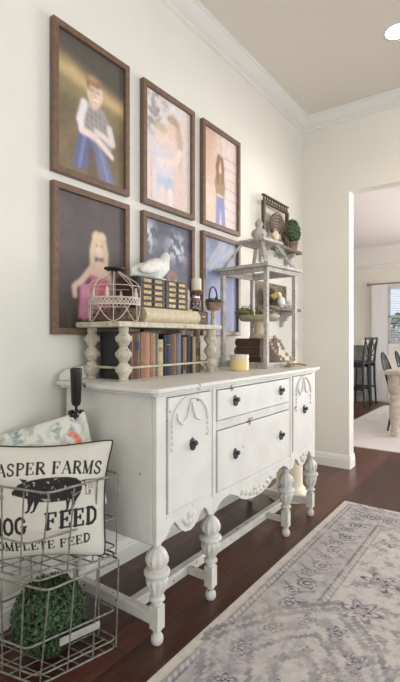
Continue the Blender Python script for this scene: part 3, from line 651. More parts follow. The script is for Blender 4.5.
# glass jar
JZ = RT+.076
t = thing('glass_jar', 'small clear glass jar of silver trinkets on the brown box', 'jar', (.185,1.993,JZ))
b = NB(); lathe(b, [(0,.001),(.031,.001),(.034,.006),(.034,.055),(.028,.066),(.026,.070),(.028,.074),(.026,.074),(.0245,.070),(.026,.065),(.032,.055),(.032,.007),(0,.004)], seg=28); obj('glass', b, M['glass'], t, True)
M['silver'] = mat('silver_trinket', sr(190,192,196), .25, metal=.9)
b = NB(); lathe(b, [(0,.074),(.029,.074),(.029,.082),(.012,.086),(.006,.094),(0,.096)], seg=24); obj('lid', b, M['silver'], t, True)
b = NB()
for k in range(14):
    a = rng.uniform(0,2*PI); r = rng.uniform(0,.021); ball(b, (r*math.cos(a), r*math.sin(a), .014+rng.uniform(0,.03)), rng.uniform(.006,.009), 8, 6)
obj('trinkets', b, M['silver'], t, True)
# candle on a tall wooden stand standing on the buffet behind
t = thing('candlestick', 'tall turned wooden candlestick behind the glass jar', 'candlestick', (.095,2.125,BT))
b = NB(); lathe(b, [(0,0),(.045,0),(.045,.015),(.02,.03),(.014,.06),(.02,.11),(.026,.16),(.018,.22),(.014,.28),(.018,.34),(.026,.38),(.016,.42),(.015,.435),(.04,.45),(.048,.458),(.048,.466),(0,.466)], seg=24); obj('stem', b, M['rust'], t, True)
o = NB(); lathe(o, [(0,0),(.029,0),(.03,.003),(.03,.068),(.027,.071),(.012,.068),(.003,.066),(.001,.078),(0,.078)], seg=24)
o = obj('pillar_candle', o, M['ivory'], None, True); o.location = (.095,2.125,BT+.466); tag(o, 'ivory pillar candle on the tall wooden candlestick', 'candle')
# black handled planter on a small turned post
t = thing('candle_post', 'slim white turned post at the riser right end carrying a pot', 'post', (.235,2.098,BT))
b = NB(); lathe(b, [(0,0),(.026,0),(.026,.012),(.016,.02),(.02,.05),(.026,.08),(.018,.12),(.02,.17),(.013,.20),(.013,.25),(.018,.27),(.012,.29),(.016,.32),(.012,.335),(.024,.343),(0,.343)], seg=18); obj('post', b, M['cream'], t, True)
t = thing('handled_pot', 'small rusty pot of dark leaves with a black arched handle', 'pot', (.235,2.098,BT+.343))
b = NB(); lathe(b, [(0,0),(.032,0),(.036,.004),(.044,.034),(.047,.036),(.047,.042),(.042,.042),(.036,.03),(0,.028)], seg=24); obj('pot', b, M['rust'], t, True)
b = NB(); tube(b, [(0,-.042,.03),(0,-.040,.085),(0,-.030,.118),(0,-.012,.132),(0,.008,.132),(0,.026,.118),(0,.038,.085),(0,.042,.03)], .0045, 8); obj('handle', b, M['black'], t, True)
b = NB(); leaves(b, 150, .012, on_ball((0,0,.046), (.042,.046,.024)), random.Random(5)); obj('foliage', b, mat('dark_leaf', sr(54,56,42), .7, noise=sr(88,92,64), scale=90), t)

# ------------------------------------------------------------------ lantern
LO = Vector((.418,2.402,BT)); LR = math.atan2(.995,.10); LS = .362
t = thing('lantern', 'tall whitewashed open wooden lantern with pyramid roof on the buffet', 'lantern', LO, LR)
# local: x along the wall-parallel side, y towards the wall
H = .635; pw = .026
for x in (0, LS-pw):
    for y in (0, LS-pw):
        b = NB(); box(b, (x,y,.03), (x+pw,y+pw,H-.03)); obj('post', b, M['lantern'], t, bevel=.002)
def ringbox(b, a0, a1, z0, z1, w_):
    box(b, (a0,a0,z0), (a1,a0+w_,z1)); box(b, (a0,a1-w_,z0), (a1,a1,z1)); box(b, (a0,a0+w_,z0), (a0+w_,a1-w_,z1)); box(b, (a1-w_,a0+w_,z0), (a1,a1-w_,z1))
b = NB(); box(b, (-.012,-.012,0), (LS+.012,LS+.012,.014)); ringbox(b, -.004, LS+.004, .014, .034, .03); obj('base', b, M['lantern'], t, bevel=.002)
b = NB(); ringbox(b, 0, LS, H-.042, H-.016, .026); ringbox(b, -.022, LS+.022, H-.016, H+.004, .05); obj('top_frame', b, M['lantern'], t, bevel=.002)
UZ = .80; ua, ub = .088, LS-.088
c4 = [(0,0),(LS,0),(LS,LS),(0,LS)]; u4 = [(ua,ua),(ub,ua),(ub,ub),(ua,ub)]
for (p, q) in zip(c4, u4):
    b = NB(); a = Vector((p[0]+(.012 if p[0]==0 else -.012), p[1]+(.012 if p[1]==0 else -.012), H+.002)); e = Vector((q[0]+(.012 if q[0]==ua else -.012), q[1]+(.012 if q[1]==ua else -.012), UZ))
    d = (e-a).normalized(); s = Vector((d.y,-d.x,0)).normalized()*.011; n_ = d.cross(s).normalized()*.009
    vs = [b.verts.new(P_) for P_ in (a-s-n_,a+s-n_,a+s+n_,a-s+n_,e-s-n_,e+s-n_,e+s+n_,e-s+n_)]
    for f in ((0,1,2,3),(4,5,6,7),(0,1,5,4),(1,2,6,5),(2,3,7,6),(3,0,4,7)): b.faces.new([vs[i] for i in f])
    obj('roof_rafter', b, M['lantern'], t, bevel=.001)
b = NB(); box(b, (ua-.022,ua-.022,UZ), (ub+.022,ub+.022,UZ+.018)); obj('roof_cap', b, M['lantern'], t, bevel=.003)
b = NB(); lathe(b, [(0,0),(.028,0),(.03,.008),(.020,.014),(.026,.022),(.046,.038),(.050,.054),(.043,.072),(.022,.088),(.018,.097),(.025,.107),(.028,.120),(.018,.134),(.008,.148),(0,.152)], (LS/2,LS/2,UZ+.018), 24); obj('finial', b, M['lantern'], t, True)
b = NB(); tube(b, [(LS+.006,LS*.5,H-.10),(LS+.022,LS*.5,H-.10),(LS+.022,LS*.5,H-.14)], .004, 6); obj('latch', b, M['lantern'], t, True)
LM = Matrix.Translation(LO) @ Matrix.Rotation(LR, 4, 'Z')
def lw(x, y, z): return LM @ Vector((x, y, z))
# stack of books in the lantern
sb = [(.050,.285,.075,.275,.014,.068,(104,80,64),'lowest brown book of the stack inside the lantern',0),
      (.045,.275,.08,.27,.068,.128,(120,94,76),'middle brown book of the stack inside the lantern',.0),
      (.055,.27,.085,.27,.128,.182,(98,76,62),'top brown book of the stack inside the lantern',0)]
for x0,x1,y0,y1,z0,z1,c,lab,_ in sb:
    tt = thing('stacked_book', lab, 'book', lw((x0+x1)/2,(y0+y1)/2,z0), LR, 'brown books stacked in the lantern')
    hx, hy, h = (x1-x0)/2, (y1-y0)/2, z1-z0; cm = mat('cover', sr(*c), .7, noise=tuple(q*.7 for q in sr(*c)), scale=60, chips=sr(130,110,88), chip_scale=60, chip_t=.63)
    b = NB(); box(b, (-hx,-hy,0), (hx,hy,.004)); box(b, (-hx,-hy,h-.004), (hx,hy,h))
    prism(b, [(hy-.004,0)]+[(hy+.014*math.sin(PI*i/8), h*i/8) for i in range(9)]+[(hy-.004,h)], -hx, hx, 'x'); obj('cover', b, cm, tt, True)
    b = NB(); box(b, (-hx+.005,-hy+.005,.004), (hx-.005,hy-.004,h-.004)); obj('pages', b, M['brownbook'], tt)
# cake stand on the books
SZ = .182
t = thing('cake_stand', 'greenish wooden pedestal cake stand on the books inside the lantern', 'cake stand', lw(.168,.172,SZ))
b = NB(); lathe(b, [(0,0),(.062,0),(.064,.010),(.052,.018),(.040,.03),(.034,.05),(.036,.075),(.046,.098),(.056,.112),(0,.112)], seg=30); obj('pedestal', b, M['creamc'], t, True)
b = NB(); lathe(b, [(0,.112),(.11,.112),(.126,.122),(.137,.142),(.137,.150),(.129,.150),(.122,.144),(0,.140)], seg=36); obj('plate', b, mat('celadon', sr(182,178,150), .5, noise=sr(160,154,124), scale=30), t, True)
pz = SZ+.141
tt = thing('moss_bundle', 'green moss and leaves heaped on the cake stand left side', 'moss', lw(.095,.235,pz))
b = NB(); leaves(b, 420, .012, on_ball((0,0,.024), (.055,.065,.032)), random.Random(8)); obj('leaves', b, M['moss'], tt)
b = NB(); ball(b, (0,0,.016), (.036,.044,.02), 12, 8); obj('clump', b, M['coretwig'], tt)
b = NB(); rg = random.Random(4)
for k in range(10):
    a = rg.uniform(0,PI); tube(b, [(rg.uniform(-.03,.03),rg.uniform(-.03,.03),.02),(.05*math.cos(a),.04*rg.uniform(-1,1),rg.uniform(.04,.06)),(.07*math.cos(a),.05*rg.uniform(-1,1),rg.uniform(.05,.085))], .0022, 5)
obj('twigs', b, M['twig'], tt)
tt = thing('dried_bundle', 'grey dried pods and leaves heaped beside the moss on the cake stand', 'dried flowers', lw(.195,.145,pz))
b = NB(); leaves(b, 240, .014, on_ball((0,0,.036), (.062,.058,.046)), random.Random(18)); obj('leaves', b, mat('dried_leaf', sr(128,112,92), .8, noise=sr(164,150,128), scale=80), tt)
b = NB()
for k in range(9): ball(b, (rg.uniform(-.035,.035), rg.uniform(-.035,.035), .014+rg.uniform(0,.03)), rg.uniform(.009,.014), 10, 8)
obj('pods', b, M['oldwood'], tt, True)
# dark wrapped bundle standing at the right in the lantern and the bead garland over it
t = thing('bead_garland', 'wooden bead garland with jute tassels draped out of the lantern', 'bead garland', (0,0,0))
def gar(pts, r0):
    b = NB(); P_ = [Vector(p) for p in pts]; acc = 0; out = []
    for a, c in zip(P_[:-1], P_[1:]):
        L_ = (c-a).length; n_ = max(1, int(L_/(2*r0*.98)))
        for i in range(n_): out.append(a.lerp(c, i/n_))
    tube(b, [tuple(p) for p in P_], .0015, 4)
    for p in out: ball(b, p, r0, 10, 8)
    return b
g1 = [lw(.245,.10,.186+.01),lw(.262,.05,.17),lw(.272,.02,.13),lw(.27,-.012,.09),lw(.262,-.022,.06),lw(.25,-.035,.04),lw(.235,-.045,.02)]
g1 = [lw(.19,.12,.197),lw(.215,.08,.192),lw(.235,.055,.165),lw(.245,.035,.12),lw(.25,.01,.08),lw(.25,-.02,.055),lw(.24,-.04,.018)]
g2 = [lw(.13,.10,.196),lw(.125,.062,.17),lw(.13,.045,.12),lw(.15,.02,.08),lw(.175,-.008,.055),lw(.20,-.03,.03),lw(.215,-.045,.016)]
obj('beads', gar(g1, .0125), M['bead'], t, True); obj('beads', gar(g2, .0115), M['bead'], t, True)
def tassel(p, d, L_):
    b = NB(); rg = random.Random(1); p = Vector(p); d = Vector(d).normalized(); s = Vector((-d.y,d.x,0))
    lathe(b, [(0,-.012),(.009,-.008),(.011,0),(.008,.008),(0,.01)], p, 10)
    for k in range(44):
        o_ = rg.uniform(-1,1); z_ = rg.uniform(0,.014)
        tube(b, [p+Vector((0,0,-.002)), p+d*L_*.4+s*o_*.012+Vector((0,0,z_-.006)), p+d*L_+s*o_*.02+Vector((0,0,z_*.6-.011))], .0018, 4)
    o = obj('tassel', b, M['jute'], t)
tassel(lw(.225,-.05,.018), LM.to_3x3() @ Vector((-1,-.15,0)), .10); tassel(lw(.24,-.045,.018), LM.to_3x3() @ Vector((.9,-.35,0)), .085)
# small jar candle on the buffet
t = thing('jar_candle', 'small yellow jar candle with pale lid on the buffet before the lantern', 'candle', (.365,2.17,BT))
b = NB(); lathe(b, [(0,0),(.048,0),(.053,.004),(.053,.058),(.050,.066),(0,.066)], seg=32); obj('wax_jar', b, M['waxy'], t, True)
b = NB(); lathe(b, [(0,.066),(.051,.066),(.051,.070),(.054,.070),(.054,.088),(.050,.092),(0,.092)], seg=32); obj('lid', b, M['lid'], t, True)

# ------------------------------------------------------------------ wall shelves past the lantern
def wshelf(z, y0, y1, d, label, backh):
    t = thing('wall_shelf', label, 'shelf', (0,0,z))
    b = NB(); box(b, (.001,y0,0), (d,y1,.024)); obj('board', b, M['oldwood'], t, bevel=.003)
    if backh:
        b = NB(); box(b, (.001,y0,.024), (.016,y1,.024+backh)); obj('back_board', b, M['oldwood'], t, bevel=.002)
    for y in (y0+.07, y1-.09):
        b = NB(); pl = [(.001,0),(d*.8,0),(d*.74,-.025),(d*.5,-.04),(d*.42,-.07),(d*.2,-.085),(d*.17,-.12),(.001,-.13)]
        prism(b, pl, y-.016, y+.016, 'y'); obj('bracket', b, M['lantern'], t, bevel=.003)
    return t
wshelf(1.868, 3.02, 3.63, .12, 'upper weathered wall shelf carrying the ornate bronze frame', 0)
wshelf(1.368, 2.98, 3.54, .15, 'lower weathered wall shelf seen through the lantern right side', .20)
S1 = 1.868+.024; S2 = 1.368+.024
# ornate bronze frame with relief
t = thing('bronze_plaque', 'ornate bronze plaque with a rooster relief leaning on the upper shelf', 'plaque', (.055,3.03,S1))
b = NB(); w_, h_ = .45, .30
for a in ((0,0,.03,h_),(w_-.03,0,w_,h_),(0,0,w_,.03)): box(b, (-.012,a[0],a[1]), (.012,a[2],a[3]))
box(b, (-.012,0,h_), (.012,w_,h_+.012)); box(b, (-.012,0,h_+.052), (.012,w_,h_+.062))
for k in range(11):
    y = .02+k*(w_-.04)/10; tube(b, [(0,y-.014,h_+.012),(0,y,h_+.052),(0,y+.014,h_+.012)], .005, 6)
obj('border', b, M['bronze'], t, bevel=.002)
b = NB()
for k in range(7):        # tail plumes
    r = .05+.024*k; c0 = (.20+.006*k, .06); pts = []
    for i in range(12):
        a = R(165-(140)*i/11); pts.append((.004+.0015*k, c0[0]+r*.8*math.cos(a), c0[1]+r*1.0*math.sin(a)))
    tube(b, pts, [.004+.009*math.sin(PI*i/11) for i in range(12)], 6)
for k in range(6): tube(b, [(.01,.30+.015*k,.12-.01*k),(.014,.36+.01*k,.08),(.012,.40+.008*k,.02-.006*k)], [.008,.011,.004], 6)
obj('rooster_tail', b, M['bronze'], t, True)
b = NB(); ball(b, (.012,.195,.076), (.018,.06,.042), 14, 10)
tube(b, [(.012,.17,.04),(.012,.165,.0)], .005, 6); tube(b, [(.012,.21,.04),(.012,.215,.0)], .005, 6)
obj('rooster_body', b, M['creamc'], t, True)
b = NB(); ball(b, (.012,.145,.115), (.014,.024,.045), 12, 8, Matrix.Rotation(R(30),4,'X')); ball(b, (.013,.125,.158), (.012,.018,.018), 12, 8); tube(b, [(.014,.11,.172),(.014,.125,.184),(.014,.14,.176)], .006, 6); lathe(b, [(.005,0),(0,-.014)], (.014,.108,.158), 8, 'y'); obj('rooster_comb', b, M['bronze'], t, True)
# topiary ball in pot
t = thing('potted_topiary', 'round green boxwood ball in a small pot on the upper shelf end', 'topiary', (.068,3.545,S1))
b = NB(); lathe(b, [(0,0),(.034,0),(.038,.006),(.046,.06),(.05,.062),(.05,.074),(.044,.074),(.04,.06),(0,.056)], seg=24); obj('pot', b, M['rust'], t, True)
b = NB(); leaves(b, 700, .013, on_ball((0,0,.165), (.062,.095,.105)), random.Random(11)); ball(b, (0,0,.165), (.050,.082,.09), 14, 10); obj('foliage', b, M['leafball'], t)
b = NB(); rg = random.Random(21)
for k in range(5):
    y = 3.09+.035*k; z0 = S1-.025
    pts = [(.10,y,z0+.03),(.13,y+.01,z0-.02),(.135+rg.uniform(-.01,.02),y+rg.uniform(-.03,.03),z0-.10)]
    tube(b, pts, .003, 5)
    for q in range(8):
        f_ = q/8; p = Vector(pts[1]).lerp(Vector(pts[2]), f_)
        leaves(b, 2, .018, lambda r_, p=p: (p+Vector((r_.uniform(-.01,.01), r_.uniform(-.016,.016), 0)), (1,0,0)), rg)
o = obj('leafy_sprig', b, M['sage'], None); tag(o, 'grey green leafy sprig hanging over the upper shelf edge', 'sprig')
# birds and flowers on the lower shelf
def bird(y, s, rz, label):
    t = thing('bird_figurine', label, 'figurine', (.085,y,S2), rz, 'bird figurines on the lower shelf')
    b = NB(); ball(b, (0,0,.045*s), (.03*s,.05*s,.034*s), 14, 10, Matrix.Rotation(R(20),4,'X')); ball(b, (0,-.04*s,.085*s), (.02*s,.022*s,.022*s), 12, 8)
    tube(b, [(0,.03*s,.04*s),(0,.075*s,.03*s),(0,.10*s,.045*s)], [.018*s,.012*s,.006*s], 8); lathe(b, [(0,0),(.026*s,0),(.024*s,.01),(.012*s,.02*s),(0,.025*s)], (0,0,0), 12)
    obj('body', b, M['plaster'], t, True)
    b = NB(); lathe(b, [(.006*s,0),(0,-.016*s)], (0,-.06*s,.083*s), 8, 'y'); obj('beak', b, M['beak'], t)
bird(3.28, 1.15, .15, 'larger white bird figurine on the lower shelf'); bird(3.47, .9, 2.6, 'smaller white bird figurine near the lower shelf right end')
t = thing('flower_bunch', 'yellow and brown dried flowers at the lower shelf left end', 'flowers', (.08,3.12,S2))
b = NB(); leaves(b, 160, .016, on_ball((0,0,.075), (.045,.07,.07)), random.Random(31)); obj('leaves', b, M['twig'], t)
b = NB()
for k in range(8): ball(b, (.03+rg.uniform(0,.02), rg.uniform(-.055,.055), rg.uniform(.06,.15)), .014, 8, 6)
obj('blooms', b, mat('yellow_bloom', sr(196,176,96), .8), t, True)

# ------------------------------------------------------------------ stacked wire baskets
A0, B0, C0, N0 = (.372,.872), (.444,1.158), (.125,1.135), (.07,.80)
A1, B1, C1, N1 = (.368,.832), (.445,1.150), (.10,1.14), (.035,.765)
A2, B2, C2, N2 = (.422,.873), (.459,1.157), (.10,1.14), (.05,.775)
def rquad(q, z, r=.03):
    pts = []; n = 4
    zs = z if isinstance(z, (list, tuple)) else [z]*4
    V = [Vector((*p, zz)) for p, zz in zip(q, zs)]
    for i in range(4):
        p, a, c = V[i], V[i-1], V[(i+1)%4]; d0 = (a-p).normalized()*r; d1 = (c-p).normalized()*r
        for k in range(5):
            s_ = k/4; pts.append(p+d0*(1-s_)**2+d1*s_**2)
    return pts
def lerp2(a, c, s_): return (a[0]+(c[0]-a[0])*s_, a[1]+(c[1]-a[1])*s_)
def basket(z0, zm, z1, label, plate):
    t = thing('wire_basket', label, 'basket', (.25,.97,z0), 0, 'stacked wire baskets')
    off = Vector((-.25,-.97,-z0)); sh = lambda pts: [Vector(p)+off for p in pts]
    q0, q1, q2 = [A0,B0,C0,N0], [A1,B1,C1,N1], [A2,B2,C2,N2]
    b = NB(); tube(b, sh(rquad(q2, z1)), .0042, 8, True); obj('rim', b, M['wire'], t, True)
    b = NB(); tube(b, sh(rquad(q1, zm, .022)), .0036, 8, True); tube(b, sh(rquad(q0, z0+.035)), .0032, 8, True); obj('mid_rail', b, M['wire'], t, True)
    b = NB(); tube(b, sh(rquad(q0, z0+.005)), .004, 8, True)
    for k in range(1,6):
        s_ = k/6; p, q = lerp2(A0,B0,s_), lerp2(N0,C0,s_); tube(b, sh([(*p,z0+.005),(*q,z0+.005)]), .0026, 6)
    for k in range(1,5):
        s_ = k/5; p, q = lerp2(A0,N0,s_), lerp2(B0,C0,s_); tube(b, sh([(*p,z0+.008),(*q,z0+.008)]), .0026, 6)
    obj('floor_grid', b, M['wire'], t, True)
    b = NB()
    for i in range(4):
        a, c = q0[i], q0[(i+1)%4]; m0, m1 = q1[i], q1[(i+1)%4]; a2, c2 = q2[i], q2[(i+1)%4]
        for s_ in ((.02,.34,.66,.98) if i == 0 else (.25,.5,.75) if i == 3 else (.3,.65)):
            p, q, r_ = lerp2(a,c,s_), lerp2(m0,m1,s_), lerp2(a2,c2,s_)
            tube(b, sh([(*p,z0+.005),(*lerp2(p,r_,.5),(z0+z1)/2),(*r_,z1)]), .0028, 6)
    obj('side_wires', b, M['wire'], t, True)
    if plate:
        d = Vector((B1[0]-A1[0], B1[1]-A1[1], 0)).normalized(); n_ = Vector((d.y,-d.x,0)); ct = Vector((*lerp2(A1,B1,.56), zm-.024))+off+n_*.006
        mt = Matrix((( d.x,n_.x,0,ct.x),(d.y,n_.y,0,ct.y),(0,0,1,ct.z),(0,0,0,1)))
        b = NB(); box(b, (-.075,-.003,-.012), (.075,.003,.014), mtx=mt); o = obj('label_plate', b, M['stonegrey'], t, bevel=.002)
basket(.0, .146, .333, 'lower grey wire basket on the floor holding the boxwood ball', True)
basket(.343, .485, .648, 'upper grey wire basket with pillows stacked on the lower basket', False)
t = thing('boxwood_ball', 'dark green boxwood ball sitting in the lower wire basket', 'topiary', (.268,.990,.012))
b = NB(); leaves(b, 5600, .0085, on_ball((0,0,.135), (.125,.13,.13)), random.Random(12)); obj('foliage', b, M['leafdark'], t)
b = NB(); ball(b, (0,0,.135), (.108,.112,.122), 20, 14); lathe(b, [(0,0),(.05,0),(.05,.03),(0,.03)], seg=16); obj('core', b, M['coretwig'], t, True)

# ------------------------------------------------------------------ pillows
GL = {  # strokes: (points, weight) in an em box 0..1 high; weight 1 thick, 0 thin
 'J': [([(.55,1),(.55,.25),(.45,.04),(.25,.0),(.12,.12)],1),([(.38,1),(.72,1)],0)],
 'A': [([(.08,0),(.42,1)],0),([(.42,1),(.78,0)],1),([(.2,.35),(.66,.35)],0),([(0,0),(.2,0)],0),([(.64,0),(.9,0)],0)],
 'S': [([(.62,.78),(.6,.9),(.42,1),(.2,.95),(.1,.78),(.2,.6),(.5,.45),(.64,.28),(.58,.08),(.36,0),(.14,.06),(.08,.24)],.7)],
 'P': [([(.18,0),(.18,1)],1),([(.18,1),(.5,.99),(.68,.85),(.68,.65),(.5,.5),(.2,.5)],.55),([(.04,0),(.34,0)],0),([(.04,1),(.2,1)],0)],
 'E': [([(.18,0),(.18,1)],1),([(.04,1),(.66,1)],0),([(.18,.52),(.5,.52)],0),([(.04,0),(.7,0)],0),([(.66,1),(.66,.8)],.2),([(.7,0),(.7,.22)],.2),([(.5,.62),(.5,.42)],.2)],
 'R': [([(.18,0),(.18,1)],1),([(.18,1),(.5,.99),(.66,.86),(.66,.66),(.5,.52),(.2,.5)],.55),([(.42,.5),(.76,0)],1),([(.04,0),(.34,0)],0),([(.04,1),(.2,1)],0),([(.68,0),(.86,0)],0)],
 'F': [([(.18,0),(.18,1)],1),([(.04,1),(.66,1)],0),([(.18,.52),(.5,.52)],0),([(.04,0),(.36,0)],0),([(.66,1),(.66,.78)],.2),([(.5,.62),(.5,.42)],.2)],
 'M': [([(.14,0),(.14,1)],.2),([(.14,1),(.48,.05)],1),([(.48,.05),(.84,1)],.1),([(.84,1),(.84,0)],1),([(.0,0),(.28,0)],0),([(.68,0),(1.0,0)],0),([(.0,1),(.16,1)],0),([(.82,1),(.98,1)],0)],
 'H': [([(.16,0),(.16,1)],1),([(.64,0),(.64,1)],1),([(.16,.5),(.64,.5)],0),([(.02,0),(.3,0)],0),([(.02,1),(.3,1)],0),([(.5,0),(.78,0)],0),([(.5,1),(.78,1)],0)],
 'O': [([(.4,0),(.18,.12),(.1,.35),(.1,.65),(.18,.88),(.4,1),(.62,.88),(.7,.65),(.7,.35),(.62,.12),(.4,0)],.75)],
 'G': [([(.68,.78),(.58,.94),(.4,1),(.18,.88),(.1,.65),(.1,.35),(.18,.12),(.4,0),(.6,.06),(.68,.2),(.68,.42)],.75),([(.48,.44),(.82,.44)],0)],
 'D': [([(.18,0),(.18,1)],1),([(.18,1),(.45,.98),(.68,.75),(.7,.5),(.68,.25),(.45,.02),(.18,0)],.65),([(.04,0),(.2,0)],0),([(.04,1),(.2,1)],0)],
 'C': [([(.66,.76),(.56,.94),(.4,1),(.18,.88),(.1,.65),(.1,.35),(.18,.12),(.4,0),(.58,.06),(.68,.24)],.75)],
 'L': [([(.18,0),(.18,1)],1),([(.04,1),(.34,1)],0),([(.04,0),(.66,0)],0),([(.66,0),(.66,.24)],.2)],
 'T': [([(.38,0),(.38,1)],1),([(.04,1),(.72,1)],0),([(.04,1),(.04,.78)],.2),([(.72,1),(.72,.78)],.2),([(.22,0),(.54,0)],0)],
 'B': [([(.18,0),(.18,1)],1),([(.06,1),(.5,1),(.62,.85),(.6,.65),(.45,.53),(.18,.53)],.5),([(.45,.53),(.66,.4),(.68,.16),(.5,0),(.06,0)],.5)],
 '1': [([(.2,.8),(.38,1),(.38,0)],.8),([(.2,0),(.56,0)],0)], '7': [([(.1,.8),(.1,1),(.66,1),(.3,0)],.6)], '5': [([(.62,1),(.18,1),(.14,.56),(.4,.62),(.64,.45),(.6,.12),(.35,0),(.1,.08)],.5)],
 '0': [([(.38,0),(.16,.2),(.12,.5),(.16,.8),(.38,1),(.6,.8),(.64,.5),(.6,.2),(.38,0)],.6)], 'c': [([(.56,.5),(.4,.62),(.18,.5),(.12,.3),(.2,.06),(.42,0),(.58,.12)],.5)], 'I': [([(.22,0),(.22,1)],1),([(.06,0),(.38,0)],0),([(.06,1),(.38,1)],0)]}
ADV = {'M':1.08,'A':.92,'I':.5,'J':.8,'R':.9}
def text(p, s, x, y, h, wx, col, thick=.19, thin=.075, curve=None, track=.06):
    tot = sum((.45 if ch == ' ' else ADV.get(ch,.82)+track) for ch in s); sx = wx/tot/h
    px = x
    for ch in s:
        if ch != ' ':
            for pts, w_ in GL[ch]:
                q = []
                for gx, gy in pts:
                    X_ = px+gx*h*sx; Y_ = y+gy*h
                    if curve: Y_ += curve(X_)
                    q.append((X_, Y_))
                p.seg(q, (thin+(thick-thin)*w_)*h*min(1, sx*1.15), col)
        px += (.45 if ch == ' ' else ADV.get(ch,.82)+track)*h*sx
def pillow(name, label, pt, w_, h_, th, loc, U, tilt, spin, rear_col, piping, group=None, ear=.10, taper=0):
    """local x = width, z = up, -y = printed front"""
    t = thing(name, label, 'pillow', loc)
    t.rotation_euler = (Matrix.Rotation(U,3,'Z') @ Matrix.Rotation(tilt,3,'X') @ Matrix.Rotation(spin,3,'Y')).to_euler()
    def outline(u, v):
        x = u*w_/2*(1-ear*(1-v*v)*abs(u))*(1-taper*np.clip(-v,0,1)**1.5); z = v*h_/2*(1-ear*.6*(1-u*u)*abs(v)); k_ = 1-.05*(u*v)**6; return x*k_, z*k_
    def surf(u, v, s):
        x, z = outline(u, v); d = np.sqrt(np.clip(1-u**2,0,1))*np.sqrt(np.clip(1-v**2,0,1)); return np.stack([x, s*th/2*d**.75, z], -1)
    u = pt.X; v = pt.Y
    grid_obj('front_cover', pt, surf(u, v, -1), M['fabric'], t)
    bk = Paint(30, 26, -1, 1, -1, 1, rear_col); grid_obj('back_cover', bk, surf(bk.X, bk.Y, 1), M['fabric'], t)
    if piping:
        b = NB(); e = []
        for k in range(40): e.append((-1+2*k/40, -1))
        for k in range(40): e.append((1, -1+2*k/40))
        for k in range(40): e.append((1-2*k/40, 1))
        for k in range(40): e.append((-1, 1-2*k/40))
        tube(b, [(outline(a, c)[0], 0, outline(a, c)[1]) for a, c in e], .0045, 6, True); obj('piping', b, M['pipe'], t, True)
    return t
p = Paint(300, 250, -1, 1, -1, 1, (214,209,198)); ink = (44,40,40)
nn = p.noise(10,10,2); p.put(np.clip((nn-.5)*2,0,1), (202,196,184), .5)
cv = lambda x: .05-.10*x*x
text(p, 'JASPER FARMS', -.84, .45, .21, 1.78, ink, .20, .075, cv)
# pig silhouette
pig = [(-.47,.20),(-.42,.25),(-.38,.32),(-.30,.36),(-.2,.39),(-.05,.42),(.12,.43),(.3,.42),(.42,.39),(.50,.32),(.52,.22),(.50,.12),(.46,.06),(.36,.04),(.24,.02),(.08,.01),(-.06,.02),(-.16,.05),(-.24,.08),(-.32,.11),(-.39,.13),(-.46,.15)]
p.poly([(x*1.08+.06,y) for x,y in pig], ink); p.poly([(-.26,.34),(-.33,.43),(-.20,.40)], ink)
for (x0,x1,w0) in ((-.14,-.18,.085),(-.05,-.10,.075),(.50,.46,.085),(.40,.385,.075)): p.seg([(x0,.08),((x0+x1)/2,-.04),(x1,-.12),(x1-.035,-.14)], [w0*1.3,w0*.6,w0*.4,w0*.4], ink)
p.seg([(.60,.33),(.66,.34),(.65,.27),(.69,.24)], .02, ink)
nn = p.noise(40,40,6,2); pigm = np.exp(-((p.X-.1)/.5)**4-((p.Y-.2)/.25)**4); p.put(np.clip((nn-.72)*8,0,1)*pigm, (200,194,180), .8)
text(p, '50', -.72, .20, .10, .14, ink, .16, .1); text(p, 'LBS', -.73, .09, .06, .16, ink, .2, .12)
text(p, '17c', .66, .20, .10, .16, ink, .2, .12); text(p, 'LB', .68, .10, .07, .11, ink, .2, .12); p.seg([(.66,.34),(.82,.345)], .02, ink, .7)
text(p, 'HOG', -.80, -.49, .27, .60, ink, .22, .12, lambda x: .03*x); text(p, 'FEED', .05, -.45, .27, .86, ink, .22, .12, lambda x: .08*x)
text(p, 'COMPLETE FEED', -.84, -.82, .15, 1.62, ink, .22, .10, lambda x: .16*x*x+.05*x)
pillow('grain_sack_pillow', 'cream farm feed pillow with black pig and lettering in the upper basket', p, .50, .415, .14, (.270,.977,.566), math.atan2(.62,.78), R(-9), R(-2), (204,198,184), True, ear=.18, taper=.15)
p = Paint(150, 150, -1, 1, -1, 1, (216,214,206)); rg = np.random.default_rng(5)
for k in range(70):
    cx, cy = rg.uniform(-1,1,2); col = [(150,164,160),(172,180,170),(128,148,150),(196,196,182),(178,176,168)][rg.integers(5)]
    for q in range(4): p.ell(cx+rg.normal(0,.05), cy+rg.normal(0,.05), rg.uniform(.04,.09), rg.uniform(.02,.04), col, rg.uniform(0,180), .03, .75)
for cx, cy in ((.78,.42),(.70,.55),(-.1,-.5),(-.6,.5),(.74,.02)):
    for q in range(7): p.ell(cx+rg.normal(0,.05), cy+rg.normal(0,.05), .06, .04, [(214,110,90),(224,140,112)][q%2], rg.uniform(0,180), .04, .7)
for k in range(14):
    cx, cy = rg.uniform(-1,1,2); p.seg([(cx,cy),(cx+rg.normal(0,.12),cy+.14),(cx+rg.normal(0,.1),cy+.26)], .018, (134,150,132), .7, .02)
pillow('floral_pillow', 'white floral pillow with grey leaves and coral flowers behind the farm pillow', p, .36, .38, .10, (.196,1.052,.642), math.atan2(.62,.78), R(-10), R(-16), (212,210,202), False, ear=.06)
